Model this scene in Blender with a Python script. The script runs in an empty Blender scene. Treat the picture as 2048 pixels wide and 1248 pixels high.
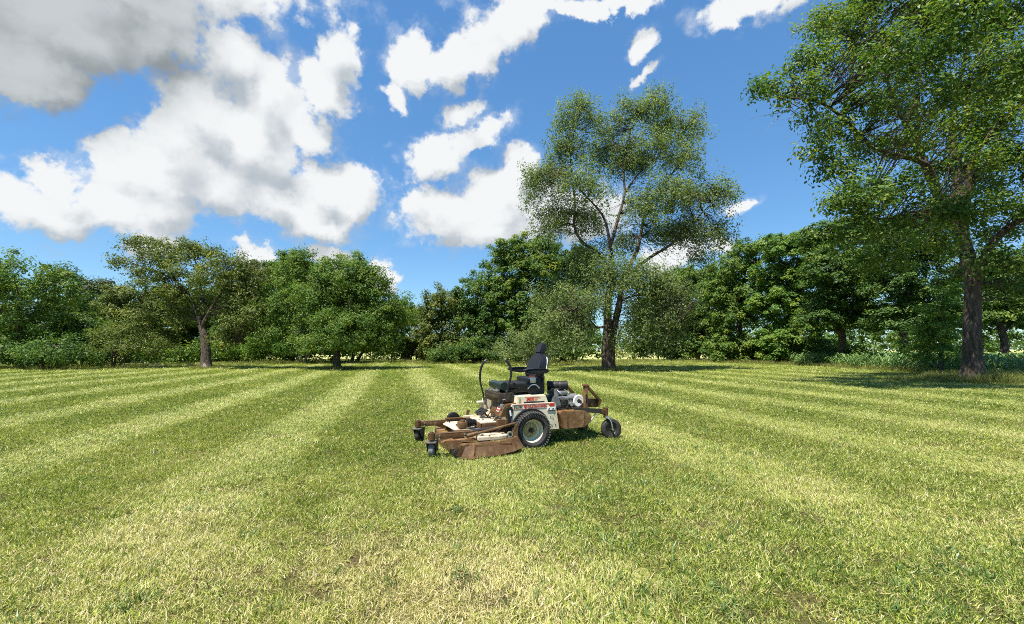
import bpy, bmesh, math, random
import numpy as np
from mathutils import Vector, Matrix

scene = bpy.context.scene
COL = scene.collection
R = math.radians

# ------------------------------------------------------------------ camera
CAM_H, PITCH, FPX, IMW, IMH = 1.42, R(5.05), 860.0, 2048.0, 1248.0
cam_data = bpy.data.cameras.new('camera')
cam_data.sensor_width = 36.0
cam_data.lens = FPX / IMW * 36.0
cam_data.clip_start = 0.05
cam_data.clip_end = 6000
cam = bpy.data.objects.new('camera', cam_data)
cam.location = (0, 0, CAM_H)
cam.rotation_euler = (math.pi / 2 + PITCH, 0, 0)
COL.objects.link(cam)
scene.camera = cam

# ------------------------------------------------------------------ exposure
scene.view_settings.view_transform = 'Standard'
scene.view_settings.look = 'None'
scene.view_settings.exposure = 1.1
scene.view_settings.gamma = 1.0
scene.view_settings.use_curve_mapping = False
scene.render.film_transparent = False
scene.cycles.use_adaptive_sampling = True
scene.cycles.adaptive_threshold = 0.02
scene.cycles.max_bounces = 6
scene.cycles.diffuse_bounces = 3
scene.cycles.transmission_bounces = 4
scene.cycles.use_denoising = False
scene.cycles.pixel_filter_type = 'BLACKMAN_HARRIS'
scene.cycles.filter_width = 1.0

# ------------------------------------------------------------------ sun
SUN_DIR = Vector((-0.24, -0.30, 0.92)).normalized()          # towards the sun
sun_data = bpy.data.lights.new('sun', 'SUN')
sun_data.energy = 5.0
sun_data.angle = R(0.5)
sun_data.color = (1.0, 0.955, 0.87)
sun = bpy.data.objects.new('sun', sun_data)
sun.rotation_euler = SUN_DIR.to_track_quat('Z', 'Y').to_euler()
COL.objects.link(sun)


# ------------------------------------------------------------------ node helper
class NT:
    def __init__(self, tree):
        self.t = tree
        self.n = tree.nodes
        self.l = tree.links

    def new(self, kind, **kw):
        nd = self.n.new(kind)
        for k, v in kw.items():
            setattr(nd, k, v)
        return nd

    def put(self, sock, v):
        if isinstance(v, bpy.types.NodeSocket):
            self.l.new(v, sock)
        elif v is not None:
            sock.default_value = v

    def math(self, op, a, b=None, c=None, clamp=False):
        nd = self.new('ShaderNodeMath', operation=op, use_clamp=clamp)
        for i, v in enumerate((a, b, c)):
            self.put(nd.inputs[i], v)
        return nd.outputs[0]

    def vmath(self, op, a, b=None):
        nd = self.new('ShaderNodeVectorMath', operation=op)
        self.put(nd.inputs[0], a)
        if b is not None:
            if op == 'SCALE':
                self.put(nd.inputs[3], b)
            else:
                self.put(nd.inputs[1], b)
        return nd.outputs[1] if op in ('DOT_PRODUCT', 'LENGTH', 'DISTANCE') else nd.outputs[0]

    def mix(self, f, a, b, blend='MIX'):
        nd = self.new('ShaderNodeMix', data_type='RGBA', blend_type=blend)
        self.put(nd.inputs[0], f)
        self.put(nd.inputs[6], a)
        self.put(nd.inputs[7], b)
        return nd.outputs[2]

    def range(self, v, a, b, c=0.0, d=1.0, smooth=True):
        nd = self.new('ShaderNodeMapRange')
        nd.interpolation_type = 'SMOOTHSTEP' if smooth else 'LINEAR'
        self.put(nd.inputs[0], v)
        for i, x in enumerate((a, b, c, d)):
            self.put(nd.inputs[i + 1], x)
        return nd.outputs[0]

    def noise(self, vec, scale, detail=4.0, rough=0.55, dist=0.0, lac=2.0):
        nd = self.new('ShaderNodeTexNoise')
        if vec is not None:
            self.l.new(vec, nd.inputs['Vector'])
        nd.inputs['Scale'].default_value = scale
        nd.inputs['Detail'].default_value = detail
        nd.inputs['Roughness'].default_value = rough
        nd.inputs['Lacunarity'].default_value = lac
        nd.inputs['Distortion'].default_value = dist
        return nd

    def ramp(self, f, stops, interp='LINEAR'):
        nd = self.new('ShaderNodeValToRGB')
        cr = nd.color_ramp
        cr.interpolation = interp
        while len(cr.elements) < len(stops):
            cr.elements.new(0.5)
        for e, (p, c) in zip(cr.elements, stops):
            e.position = p
            e.color = (c[0], c[1], c[2], 1)
        self.put(nd.inputs[0], f)
        return nd.outputs[0]


# ------------------------------------------------------------------ world: daylight sky with cumulus
world = bpy.data.worlds.new('World')
scene.world = world
world.use_nodes = True
w = NT(world.node_tree)
w.n.clear()


def pix_to_azel(px, py):
    dx = px - IMW / 2
    dy = IMH / 2 - py
    y = FPX * math.cos(PITCH) - dy * math.sin(PITCH)
    z = FPX * math.sin(PITCH) + dy * math.cos(PITCH)
    l = math.sqrt(dx * dx + y * y + z * z)
    return math.atan2(dx, y), math.asin(z / l)


# cumulus masses: centre x, y, half width, half height (pixels of the photograph, turned into sky angles), tilt
CLOUDS = [
    (110, 20, 340, 175, 0), (320, 60, 110, 110, 0), (60, 140, 190, 85, 0), (200, 100, 150, 80, 0), (260, -20, 200, 90, 0),
    (470, 115, 80, 90, 10), (550, 190, 85, 110, 20), (400, 235, 90, 80, 0), (490, 285, 160, 105, 0), (380, 290, 110, 80, 0),
    (680, 110, 48, 62, 0), (665, 180, 60, 75, 0), (610, 260, 70, 60, 0),
    (330, 330, 120, 62, 15), (245, 305, 70, 48, 10), (110, 345, 80, 45, 5), (80, 410, 190, 72, 0), (250, 425, 135, 58, 0),
    (430, 365, 200, 72, -12), (310, 370, 130, 60, 0), (700, 380, 70, 60, 0), (560, 415, 150, 55, -8), (650, 372, 92, 64, 0), (690, 410, 70, 45, 0), (640, 452, 90, 26, 0),
    (305, 487, 84, 34, 0), (500, 500, 52, 30, 0), (668, 508, 62, 22, 0), (770, 548, 28, 34, 0),
    (830, 120, 62, 66, 15), (900, 120, 80, 62, 15), (965, 95, 62, 62, 25), (1015, 45, 90, 60, 10), (1060, 8, 130, 30, 0), (790, 185, 30, 36, 0),
    (950, 290, 95, 30, 24), (925, 235, 48, 30, 20), (870, 325, 70, 46, 0),
    (905, 440, 135, 70, 0), (1010, 405, 105, 84, 0), (1052, 345, 46, 52, 0), (970, 468, 175, 40, 0), (1080, 430, 80, 80, 0), (840, 410, 60, 40, 0), (1150, 430, 120, 60, 0),
    (1275, 80, 34, 32, 0), (1292, 146, 30, 16, 0), (1500, 4, 130, 40, 0), (1230, 4, 110, 22, 0), (1480, 412, 46, 18, 12), (1340, 505, 100, 40, 0),
    (250, -150, 500, 120, 0), (-260, 330, 260, 130, 0), (-300, 560, 200, 60, 0), (1700, -120, 220, 80, 0), (2200, 250, 120, 60, 0), (2260, 480, 180, 60, 0),
]


def blob_group():
    g = bpy.data.node_groups.new('cumulus_masses', 'ShaderNodeTree')
    g.interface.new_socket('Vector', in_out='INPUT', socket_type='NodeSocketVector')
    g.interface.new_socket('Distance', in_out='OUTPUT', socket_type='NodeSocketFloat')
    b = NT(g)
    gi = b.new('NodeGroupInput')
    go = b.new('NodeGroupOutput')
    acc = None
    for cx, cy, rx, ry, tilt in CLOUDS:
        a0, e0 = pix_to_azel(cx, cy)
        a1, _ = pix_to_azel(cx - rx, cy)
        a2, _ = pix_to_azel(cx + rx, cy)
        _, e1 = pix_to_azel(cx, cy + ry)
        _, e2 = pix_to_azel(cx, cy - ry)
        mp = b.new('ShaderNodeMapping', vector_type='TEXTURE')
        mp.inputs['Location'].default_value = (a0, e0, 0)
        mp.inputs['Rotation'].default_value = (0, 0, R(tilt))
        mp.inputs['Scale'].default_value = ((a2 - a1) / 2, (e2 - e1) / 2, 1)
        if acc is None:
            b.l.new(gi.outputs[0], mp.inputs['Vector'])
        else:                       # evaluated one after the other: the shader's stack is small
            ch = b.new('ShaderNodeVectorMath', operation='MULTIPLY_ADD')
            b.l.new(acc, ch.inputs[0])
            ch.inputs[1].default_value = (1e-12, 1e-12, 1e-12)
            b.l.new(gi.outputs[0], ch.inputs[2])
            b.l.new(ch.outputs[0], mp.inputs['Vector'])
        d = b.vmath('LENGTH', mp.outputs[0])
        acc = d if acc is None else b.math('SMOOTH_MIN', acc, d, 0.18)
    b.l.new(acc, go.inputs[0])
    return g


tc = w.new('ShaderNodeTexCoord')
D = tc.outputs['Generated']
sep = w.new('ShaderNodeSeparateXYZ')
w.l.new(D, sep.inputs[0])
az = w.math('ARCTAN2', sep.outputs[0], sep.outputs[1])
el = w.math('ARCSINE', sep.outputs[2])
pc = w.new('ShaderNodeCombineXYZ')
w.l.new(az, pc.inputs[0])
w.l.new(el, pc.inputs[1])
# billowing edges: warp the masses with two scales of noise
n1 = w.noise(D, 5.0, 2.0, 0.5)
wv = w.vmath('SCALE', w.vmath('SUBTRACT', n1.outputs['Color'], (0.5, 0.5, 0.5)), 0.09)
n2 = w.noise(D, 18.0, 5.0, 0.62)
wv2 = w.vmath('SCALE', w.vmath('SUBTRACT', n2.outputs['Color'], (0.5, 0.5, 0.5)), 0.075)
P0 = w.vmath('ADD', w.vmath('ADD', pc.outputs[0], wv), wv2)
grp = blob_group()


def masses(vec):
    nd = w.new('ShaderNodeGroup')
    nd.node_tree = grp
    w.l.new(vec, nd.inputs[0])
    return nd.outputs[0]


d_here = masses(P0)
d_up = masses(w.vmath('ADD', P0, (-0.025, 0.055, 0)))


def billow(off, scale, detail):
    v = D if off is None else w.vmath('ADD', D, off)
    vo = w.new('ShaderNodeTexVoronoi', feature='F1')
    vo.normalize = True
    w.l.new(w.vmath('ADD', v, w.vmath('SCALE', n2.outputs['Color'], 0.04)), vo.inputs['Vector'])
    vo.inputs['Scale'].default_value = scale
    vo.inputs['Detail'].default_value = detail
    vo.inputs['Roughness'].default_value = 0.55
    vo.inputs['Lacunarity'].default_value = 2.3
    return vo.outputs['Distance']


b_here = billow(None, 9.0, 2.6)
c_here = billow(None, 8.0, 1.0)
c_up = billow((-0.014, 0.0, 0.026), 8.0, 1.0)
fine = w.noise(D, 30.0, 5.0, 0.6).outputs[0]
# thickness: positive inside a cloud
thick = w.math('SUBTRACT', 1.0, d_here)
thick = w.math('ADD', thick, w.math('MULTIPLY', w.math('SUBTRACT', 0.30, b_here), 1.5))
thick = w.math('ADD', thick, w.math('MULTIPLY', w.math('SUBTRACT', fine, 0.5), 1.1))
alpha = w.range(thick, -0.06, 0.34)
# thin veils that trail off the masses
veil = w.math('MULTIPLY', w.range(thick, -0.42, 0.10), w.range(n2.outputs[0], 0.42, 0.70, 0.0, 0.42))
alpha = w.math('MAXIMUM', alpha, veil)
# light on the cloud: bright where little cloud lies towards the sun
macro = w.math('SUBTRACT', d_up, d_here)
micro = w.math('SUBTRACT', c_up, c_here)
lit = w.math('ADD', w.math('MULTIPLY', macro, 0.95), w.math('MULTIPLY', micro, 2.6))
lit = w.math('ADD', lit, w.math('MULTIPLY', w.math('SUBTRACT', fine, 0.5), 0.35))
lit = w.math('ADD', lit, w.math('MULTIPLY', w.math('SUBTRACT', 0.30, b_here), 0.5))
lit = w.range(lit, -0.80, 0.45)
# the heavy cloud overhead shows its shaded base
ovx, ove = pix_to_azel(-150, -60)
hv = w.new('ShaderNodeMapping', vector_type='TEXTURE')
hv.inputs['Location'].default_value = (ovx, ove, 0)
hv.inputs['Scale'].default_value = (0.38, 0.20, 1)
w.l.new(P0, hv.inputs['Vector'])
heavy = w.range(w.vmath('LENGTH', hv.outputs[0]), 1.05, 0.75)
base_col = w.mix(heavy, (2.15, 2.42, 2.68, 1), (1.30, 1.46, 1.55, 1))
top_col = w.mix(heavy, (4.25, 4.35, 4.4, 1), (2.7, 2.9, 3.0, 1))
cloud_col = w.mix(lit, base_col, top_col)

sky = w.new('ShaderNodeTexSky', sky_type='NISHITA')
sky.sun_disc = False
sky.sun_elevation = math.asin(SUN_DIR.z)
sky.sun_rotation = math.atan2(SUN_DIR.x, SUN_DIR.y)
sky.altitude = 200
sky.air_density = 1.0
sky.dust_density = 0.15
sky.ozone_density = 2.5
hs = w.new('ShaderNodeHueSaturation')
hs.inputs['Saturation'].default_value = 1.42
hs.inputs['Value'].default_value = 1.38
ga = w.new('ShaderNodeGamma')
ga.inputs['Gamma'].default_value = 0.62
w.l.new(sky.outputs[0], ga.inputs['Color'])
w.l.new(ga.outputs[0], hs.inputs['Color'])
tinted = w.mix(1.0, hs.outputs[0], (0.73, 0.95, 1.11, 1), 'MULTIPLY')
skycol = w.mix(alpha, tinted, cloud_col)
bg = w.new('ShaderNodeBackground')
bg.inputs['Strength'].default_value = 0.10
w.l.new(skycol, bg.inputs['Color'])
wo = w.new('ShaderNodeOutputWorld')
w.l.new(bg.outputs[0], wo.inputs['Surface'])
world.cycles.sampling_method = 'MANUAL'
world.cycles.sample_map_resolution = 512


# ------------------------------------------------------------------ object helpers
def link(o, parent=None):
    COL.objects.link(o)
    if parent is not None:
        o.parent = parent
    return o


def tag(o, label=None, cat=None, group=None, kind=None):
    if label:
        o['label'] = label
    if cat:
        o['category'] = cat
    if group:
        o['group'] = group
    if kind:
        o['kind'] = kind
    return o


def empty(name, loc, rz=0.0):
    o = bpy.data.objects.new(name, None)
    o.location = loc
    o.rotation_euler = (0, 0, rz)
    o.empty_display_size = 0.3
    return link(o)


def np_mesh(name, V, F, mat, parent=None, tone=None, smooth=False):
    """V (n,3) float, F (m,k) int -> one mesh object"""
    V = np.asarray(V, np.float32)
    F = np.asarray(F, np.int32)
    me = bpy.data.meshes.new(name)
    m, k = F.shape
    me.vertices.add(len(V))
    me.vertices.foreach_set('co', V.ravel())
    me.loops.add(m * k)
    me.loops.foreach_set('vertex_index', F.ravel())
    me.polygons.add(m)
    me.polygons.foreach_set('loop_start', np.arange(0, m * k, k, dtype=np.int32))
    me.polygons.foreach_set('use_smooth', np.full(m, smooth, dtype=bool))
    if tone is not None:
        a = me.attributes.new('tone', 'FLOAT', 'POINT')
        a.data.foreach_set('value', np.asarray(tone, np.float32))
    me.update(calc_edges=True)
    me.materials.append(mat)
    o = bpy.data.objects.new(name, me)
    return link(o, parent)


def tubes(paths, sides=6):
    """paths: list of (points (n,3), radii (n,)) -> V, F (quads); closed with a collapsed tip ring"""
    Vs, Fs, off = [], [], 0
    ang = np.linspace(0, 2 * np.pi, sides, endpoint=False)
    for P, r in paths:
        P = np.asarray(P, float)
        r = np.asarray(r, float)
        n = len(P)
        T = np.gradient(P, axis=0)
        T /= np.linalg.norm(T, axis=1)[:, None] + 1e-9
        ref = np.array([0.31, 0.95, 0.1]) if abs(T[0, 2]) > 0.7 else np.array([0, 0, 1.0])
        A = np.cross(T, ref)
        A /= np.linalg.norm(A, axis=1)[:, None] + 1e-9
        B = np.cross(T, A)
        ring = P[:, None, :] + r[:, None, None] * (np.cos(ang)[None, :, None] * A[:, None, :] + np.sin(ang)[None, :, None] * B[:, None, :])
        Vs.append(ring.reshape(-1, 3))
        i = np.arange(n - 1)[:, None] * sides
        j = np.arange(sides)[None, :]
        jn = (j + 1) % sides
        q = np.stack([i + j, i + jn, i + sides + jn, i + sides + j], -1).reshape(-1, 4) + off
        Fs.append(q)
        off += n * sides
    return np.concatenate(Vs), np.concatenate(Fs)


def smooth_path(pts, n=12):
    """Catmull-Rom through control points (k, d)"""
    P = np.asarray(pts, float)
    P = np.vstack([2 * P[0] - P[1], P, 2 * P[-1] - P[-2]])
    out = []
    k = len(P) - 3
    per = max(2, n // k)
    for i in range(k):
        p0, p1, p2, p3 = P[i:i + 4]
        for t in np.linspace(0, 1, per, endpoint=False):
            out.append(0.5 * (2 * p1 + (p2 - p0) * t + (2 * p0 - 5 * p1 + 4 * p2 - p3) * t * t + (3 * p1 - p0 - 3 * p2 + p3) * t ** 3))
    out.append(P[-2])
    return np.array(out)


# ------------------------------------------------------------------ materials
def material(name):
    m = bpy.data.materials.new(name)
    m.use_nodes = True
    t = NT(m.node_tree)
    t.n.clear()
    out = t.new('ShaderNodeOutputMaterial')
    return m, t, out


def leaf_material(name, stops, trans=0.38, rough=0.5, trans_tint=(1.3, 1.35, 0.5), instancer=False, spec=0.28):
    m, t, out = material(name)
    at = t.new('ShaderNodeAttribute', attribute_name='tone')
    f = at.outputs['Fac']
    if instancer:
        dr = t.new('ShaderNodeAttribute', attribute_name='dry_and_stripe', attribute_type='INSTANCER')
        f = t.math('ADD', f, dr.outputs['Fac'], clamp=True)
    col = t.ramp(f, stops)
    pr = t.new('ShaderNodeBsdfPrincipled')
    t.l.new(col, pr.inputs['Base Color'])
    pr.inputs['Roughness'].default_value = rough
    pr.inputs['Specular IOR Level'].default_value = spec
    tr = t.new('ShaderNodeBsdfTranslucent')
    tc2 = t.mix(1.0, col, (*trans_tint, 1), 'MULTIPLY')
    t.l.new(tc2, tr.inputs['Color'])
    mx = t.new('ShaderNodeMixShader')
    mx.inputs[0].default_value = trans
    t.l.new(pr.outputs[0], mx.inputs[1])
    t.l.new(tr.outputs[0], mx.inputs[2])
    t.l.new(mx.outputs[0], out.inputs['Surface'])
    return m


def bark_material(name, c1, c2, scale=9.0):
    m, t, out = material(name)
    tc_ = t.new('ShaderNodeTexCoord')
    mp = t.new('ShaderNodeMapping')
    mp.inputs['Scale'].default_value = (1, 1, 0.22)
    t.l.new(tc_.outputs['Object'], mp.inputs['Vector'])
    n_ = t.noise(mp.outputs[0], scale, 6, 0.65)
    v_ = t.new('ShaderNodeTexVoronoi', feature='DISTANCE_TO_EDGE')
    t.l.new(mp.outputs[0], v_.inputs['Vector'])
    v_.inputs['Scale'].default_value = scale * 1.6
    col = t.mix(t.range(n_.outputs[0], 0.32, 0.68), (*c1, 1), (*c2, 1))
    pr = t.new('ShaderNodeBsdfPrincipled')
    t.l.new(col, pr.inputs['Base Color'])
    pr.inputs['Roughness'].default_value = 0.9
    h = t.math('ADD', t.math('MULTIPLY', v_.outputs['Distance'], 1.2), n_.outputs[0])
    bp = t.new('ShaderNodeBump')
    bp.inputs['Strength'].default_value = 0.9
    bp.inputs['Distance'].default_value = 0.06
    t.l.new(h, bp.inputs['Height'])
    t.l.new(bp.outputs[0], pr.inputs['Normal'])
    t.l.new(pr.outputs[0], out.inputs['Surface'])
    return m


# mown stripes: signed distance across the mowing direction, shared by the ground and the grass
ST_DIR = R(-14.8)            # the mower went away from here, a little to the left
ST_W = 1.42


def stripe_coord(x, y):
    x = np.asarray(x, float)
    y = np.asarray(y, float)
    s = x * math.cos(ST_DIR) - y * math.sin(ST_DIR)
    u = x * math.sin(ST_DIR) + y * math.cos(ST_DIR)
    s = s - 0.0045 * np.where(s > 0, 1, 0.35) * u * np.abs(s) * 0.6 + 0.10 * np.sin(u * 0.33 + s * 0.4)
    return s


def stripe(x, y):
    """-1 .. 1: +1 bent away from the camera (pale), -1 bent towards it (deep)"""
    s = stripe_coord(x, y) + 1.70
    v = 2 * ((np.cos(np.pi * s / ST_W) + 1) / 2) ** 1.7 - 1
    return np.clip(v * 1.25, -1, 1)


# ------------------------------------------------------------------ ground
def ground_material():
    m, t, out = material('lawn_soil_and_thatch')
    g = t.new('ShaderNodeNewGeometry')
    pos = g.outputs['Position']
    sp = t.new('ShaderNodeSeparateXYZ')
    t.l.new(pos, sp.inputs[0])
    fine_ = t.noise(pos, 34.0, 5, 0.7).outputs[0]
    mid = t.noise(pos, 1.6, 4, 0.6).outputs[0]
    far_n = t.noise(pos, 5.0, 6, 0.75).outputs[0]
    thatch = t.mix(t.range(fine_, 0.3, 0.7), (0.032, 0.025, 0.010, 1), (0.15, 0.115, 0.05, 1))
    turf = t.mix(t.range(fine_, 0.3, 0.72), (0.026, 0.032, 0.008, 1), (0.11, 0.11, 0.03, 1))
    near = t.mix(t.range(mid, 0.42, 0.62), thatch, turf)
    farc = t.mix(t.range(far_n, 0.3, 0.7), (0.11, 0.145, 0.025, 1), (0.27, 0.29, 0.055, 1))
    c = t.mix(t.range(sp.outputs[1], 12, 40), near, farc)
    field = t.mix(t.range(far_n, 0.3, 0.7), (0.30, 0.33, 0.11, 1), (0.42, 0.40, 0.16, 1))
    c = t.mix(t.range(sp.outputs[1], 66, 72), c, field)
    pr = t.new('ShaderNodeBsdfPrincipled')
    t.l.new(c, pr.inputs['Base Color'])
    pr.inputs['Roughness'].default_value = 0.95
    pr.inputs['Specular IOR Level'].default_value = 0.1
    bp = t.new('ShaderNodeBump')
    bp.inputs['Strength'].default_value = 0.7
    bp.inputs['Distance'].default_value = 0.03
    t.l.new(fine_, bp.inputs['Height'])
    t.l.new(bp.outputs[0], pr.inputs['Normal'])
    t.l.new(pr.outputs[0], out.inputs['Surface'])
    return m


gx = np.array([-3000, -400, -80, -40, -20, -10, 0, 10, 20, 40, 80, 400, 3000], float)
gy = np.array([-3000, -300, -40, -10, 0, 6, 12, 20, 32, 48, 80, 400, 5000], float)
GX, GY = np.meshgrid(gx, gy)
gv = np.stack([GX.ravel(), GY.ravel(), np.zeros(GX.size)], 1)
nx = len(gx)
gf = [(r * nx + c, r * nx + c + 1, (r + 1) * nx + c + 1, (r + 1) * nx + c) for r in range(len(gy) - 1) for c in range(nx - 1)]
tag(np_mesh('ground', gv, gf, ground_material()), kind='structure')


# ------------------------------------------------------------------ grass
def blades(rng, n, radius, h0, h1, w0, w1, lean, lean_sd, segs=2):
    """n grass blades on a disc; leaning towards +X. returns V, F (tris), tone per vertex"""
    r = radius * np.sqrt(rng.random(n))
    a = rng.random(n) * 2 * np.pi
    base = np.stack([r * np.cos(a), r * np.sin(a), np.full(n, -0.004)], 1)
    h = rng.uniform(h0, h1, n)
    wd = rng.uniform(w0, w1, n)
    la = rng.normal(0, lean_sd, n) * 1.0
    lb = rng.normal(0, lean_sd, n)
    dirx = np.stack([np.sin(lean + la), np.sin(lb), np.cos(lean + la) * np.cos(lb)], 1)
    dirx[:, 2] = np.abs(dirx[:, 2]) + 0.15
    dirx /= np.linalg.norm(dirx, axis=1)[:, None]
    ya = rng.random(n) * 2 * np.pi
    side = np.stack([np.cos(ya), np.sin(ya), np.zeros(n)], 1)
    curl = np.stack([rng.normal(0.25, 0.3, n), rng.normal(0, 0.3, n), -rng.uniform(0.1, 0.45, n)], 1)
    mid = base + dirx * (h * 0.55)[:, None]
    tip = base + dirx * h[:, None] + curl * (h * 0.45)[:, None]
    hw = (wd / 2)[:, None]
    V = np.stack([base - side * hw, base + side * hw, mid - side * hw * 0.85, mid + side * hw * 0.85, tip], 1)
    k = np.arange(n)[:, None] * 5
    F = np.concatenate([k + np.array([[0, 1, 3]]), k + np.array([[0, 3, 2]]), k + np.array([[2, 3, 4]])])
    tone = np.repeat(rng.normal(0.45, 0.27, n), 5)
    return V.reshape(-1, 3), F, tone


GRASS = leaf_material('grass_blade', [
    (0.00, (0.035, 0.085, 0.018)), (0.22, (0.085, 0.150, 0.022)), (0.42, (0.21, 0.265, 0.042)),
    (0.60, (0.36, 0.42, 0.055)), (0.78, (0.50, 0.47, 0.16)), (1.0, (0.62, 0.53, 0.29))],
    trans=0.28, rough=0.42, trans_tint=(1.1, 1.2, 0.5), instancer=True, spec=0.45)
WEED = leaf_material('coarse_grass_blade', [(0.0, (0.05, 0.105, 0.02)), (0.5, (0.12, 0.20, 0.05)), (1.0, (0.26, 0.32, 0.11))],
                     trans=0.25, rough=0.4, spec=0.5)
TALL = leaf_material('tall_grass_blade', [(0.0, (0.06, 0.10, 0.02)), (0.45, (0.17, 0.20, 0.04)), (0.75, (0.34, 0.31, 0.10)), (1.0, (0.46, 0.37, 0.17))],
                     trans=0.3, rough=0.5)


def scatter_group(col):
    g = bpy.data.node_groups.new('scatter_tufts', 'GeometryNodeTree')
    g.interface.new_socket('Geometry', in_out='INPUT', socket_type='NodeSocketGeometry')
    g.interface.new_socket('Geometry', in_out='OUTPUT', socket_type='NodeSocketGeometry')
    b = NT(g)
    gi, go = b.new('NodeGroupInput'), b.new('NodeGroupOutput')
    ci = b.new('GeometryNodeCollectionInfo')
    ci.inputs['Collection'].default_value = col
    ci.inputs['Separate Children'].default_value = True
    ci.inputs['Reset Children'].default_value = True
    iop = b.new('GeometryNodeInstanceOnPoints')
    iop.inputs['Pick Instance'].default_value = True

    def named(nm, ty):
        nd = b.new('GeometryNodeInputNamedAttribute', data_type=ty)
        nd.inputs['Name'].default_value = nm
        return nd.outputs['Attribute']
    b.l.new(gi.outputs[0], iop.inputs['Points'])
    b.l.new(ci.outputs[0], iop.inputs['Instance'])
    b.l.new(named('vid', 'INT'), iop.inputs['Instance Index'])
    e2r = b.new('FunctionNodeEulerToRotation')
    b.l.new(named('rot', 'FLOAT_VECTOR'), e2r.inputs[0])
    b.l.new(e2r.outputs[0], iop.inputs['Rotation'])
    b.l.new(named('scl', 'FLOAT_VECTOR'), iop.inputs['Scale'])
    b.l.new(iop.outputs[0], go.inputs[0])
    return g


def scatter(name, col, P, rot, scl, vid, dry_and_stripe, label_kind='stuff'):
    me = bpy.data.meshes.new(name)
    me.vertices.add(len(P))
    me.vertices.foreach_set('co', np.asarray(P, np.float32).ravel())
    for nm, ty, arr, key in (('rot', 'FLOAT_VECTOR', rot, 'vector'), ('scl', 'FLOAT_VECTOR', scl, 'vector'), ('vid', 'INT', vid, 'value'), ('dry_and_stripe', 'FLOAT', dry_and_stripe, 'value')):
        a = me.attributes.new(nm, ty, 'POINT')
        a.data.foreach_set(key, np.asarray(arr, np.int32 if ty == 'INT' else np.float32).ravel())
    o = link(bpy.data.objects.new(name, me))
    md = o.modifiers.new('scatter', 'NODES')
    md.node_group = scatter_group(col)
    o['kind'] = label_kind
    return o


def value_noise(x, y, scale, seed):
    """smooth lattice noise 0..1"""
    rng = np.random.default_rng(seed)
    tab = rng.random((256, 256))
    xs, ys = np.asarray(x) * scale + 1000.3, np.asarray(y) * scale + 1000.7
    xi, yi = np.floor(xs).astype(int), np.floor(ys).astype(int)
    fx, fy = xs - xi, ys - yi
    fx, fy = fx * fx * (3 - 2 * fx), fy * fy * (3 - 2 * fy)
    g = lambda i, j: tab[i % 256, j % 256]
    return (g(xi, yi) * (1 - fx) + g(xi + 1, yi) * fx) * (1 - fy) + (g(xi, yi + 1) * (1 - fx) + g(xi + 1, yi + 1) * fx) * fy


def fbm(x, y, scale, seed):
    return (value_noise(x, y, scale, seed) + 0.5 * value_noise(x, y, scale * 2.1, seed + 1) + 0.25 * value_noise(x, y, scale * 4.3, seed + 2)) / 1.75


tuft_col = bpy.data.collections.new('grass_tufts')
rng = np.random.default_rng(11)
N_TUFT = 7
for i in range(N_TUFT):
    V, F, tn = blades(rng, 84, 0.105, 0.016, 0.056, 0.0030, 0.0056, 0.32, 0.52)
    o = np_mesh('grass_tuft', V, F, GRASS, tone=tn)
    COL.objects.unlink(o)
    tuft_col.objects.link(o)


def lawn_grass():
    rng = np.random.default_rng(5)
    Ps, sc, dr, rt = [], [], [], []
    for y0, y1, dens, s, hs_ in ((1.6, 3.6, 270, 0.95, 0.95), (3.6, 6, 210, 1.05, 1.0), (6, 10, 130, 1.3, 1.05), (10, 16, 62, 1.8, 1.25), (16, 26, 30, 2.5, 1.5), (26, 44, 11, 4.0, 1.9), (44, 60, 5, 5.5, 2.4)):
        wmax = 1.28 * y1 + 1.5
        n = int(dens * 2 * wmax * (y1 - y0))
        x = rng.uniform(-wmax, wmax, n)
        y = rng.uniform(y0, y1, n)
        k = np.abs(x) < 1.28 * y + 1.5
        x, y = x[k], y[k]
        n = len(x)
        Ps.append(np.stack([x, y, np.zeros(n)], 1))
        j = rng.uniform(0.75, 1.3, n)
        vig = 0.75 + 0.5 * fbm(x, y, 0.9, 31)
        sc.append(np.stack([s * j, s * j, hs_ * j * vig], 1))
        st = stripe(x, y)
        # blades lie along the mowing direction, this way or that by stripe
        yaw = np.where(st > 0, math.pi / 2 - ST_DIR, -math.pi / 2 - ST_DIR) + rng.normal(0, 1, n) * (0.6 + 0.9 * np.clip((7 - y) / 4, 0, 1))
        tilt = rng.normal(0, 0.12, (n, 2))
        rt.append(np.stack([tilt[:, 0], tilt[:, 1], yaw], 1))
        nearf = np.clip((10 - y) / 7, 0, 1)
        patch = fbm(x, y, 0.55, 7)
        spot = fbm(x, y, 2.2, 17)
        tan = sum(a_ * np.exp(-((x - px_) ** 2 / wx_ ** 2 + (y - py_) ** 2 / wy_ ** 2)) for px_, py_, wx_, wy_, a_ in ((-1.5, 2.7, 1.5, 0.7, 0.20), (-0.4, 3.1, 0.7, 0.5, 0.14), (1.6, 3.9, 0.5, 0.5, 0.16), (-2.9, 3.6, 0.9, 0.5, 0.14), (2.9, 4.4, 0.7, 0.6, 0.10)))
        d = 0.05 + 0.8 * tan + (0.080 - 0.055 * nearf) * st + nearf * (0.13 + 0.75 * (patch - 0.5) + 0.35 * (spot - 0.5)) + (1 - nearf) * 0.30 * (fbm(x, y, 0.8, 9) - 0.5) + rng.normal(0, 0.06, n)  # stripe term puts the light and dark of bent blades into the dryness tone
        dr.append(d)
    P = np.concatenate(Ps)
    n = len(P)
    return scatter('grass', tuft_col, P, np.concatenate(rt), np.concatenate(sc), rng.integers(0, N_TUFT, n), np.concatenate(dr))


lawn_grass()

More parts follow.
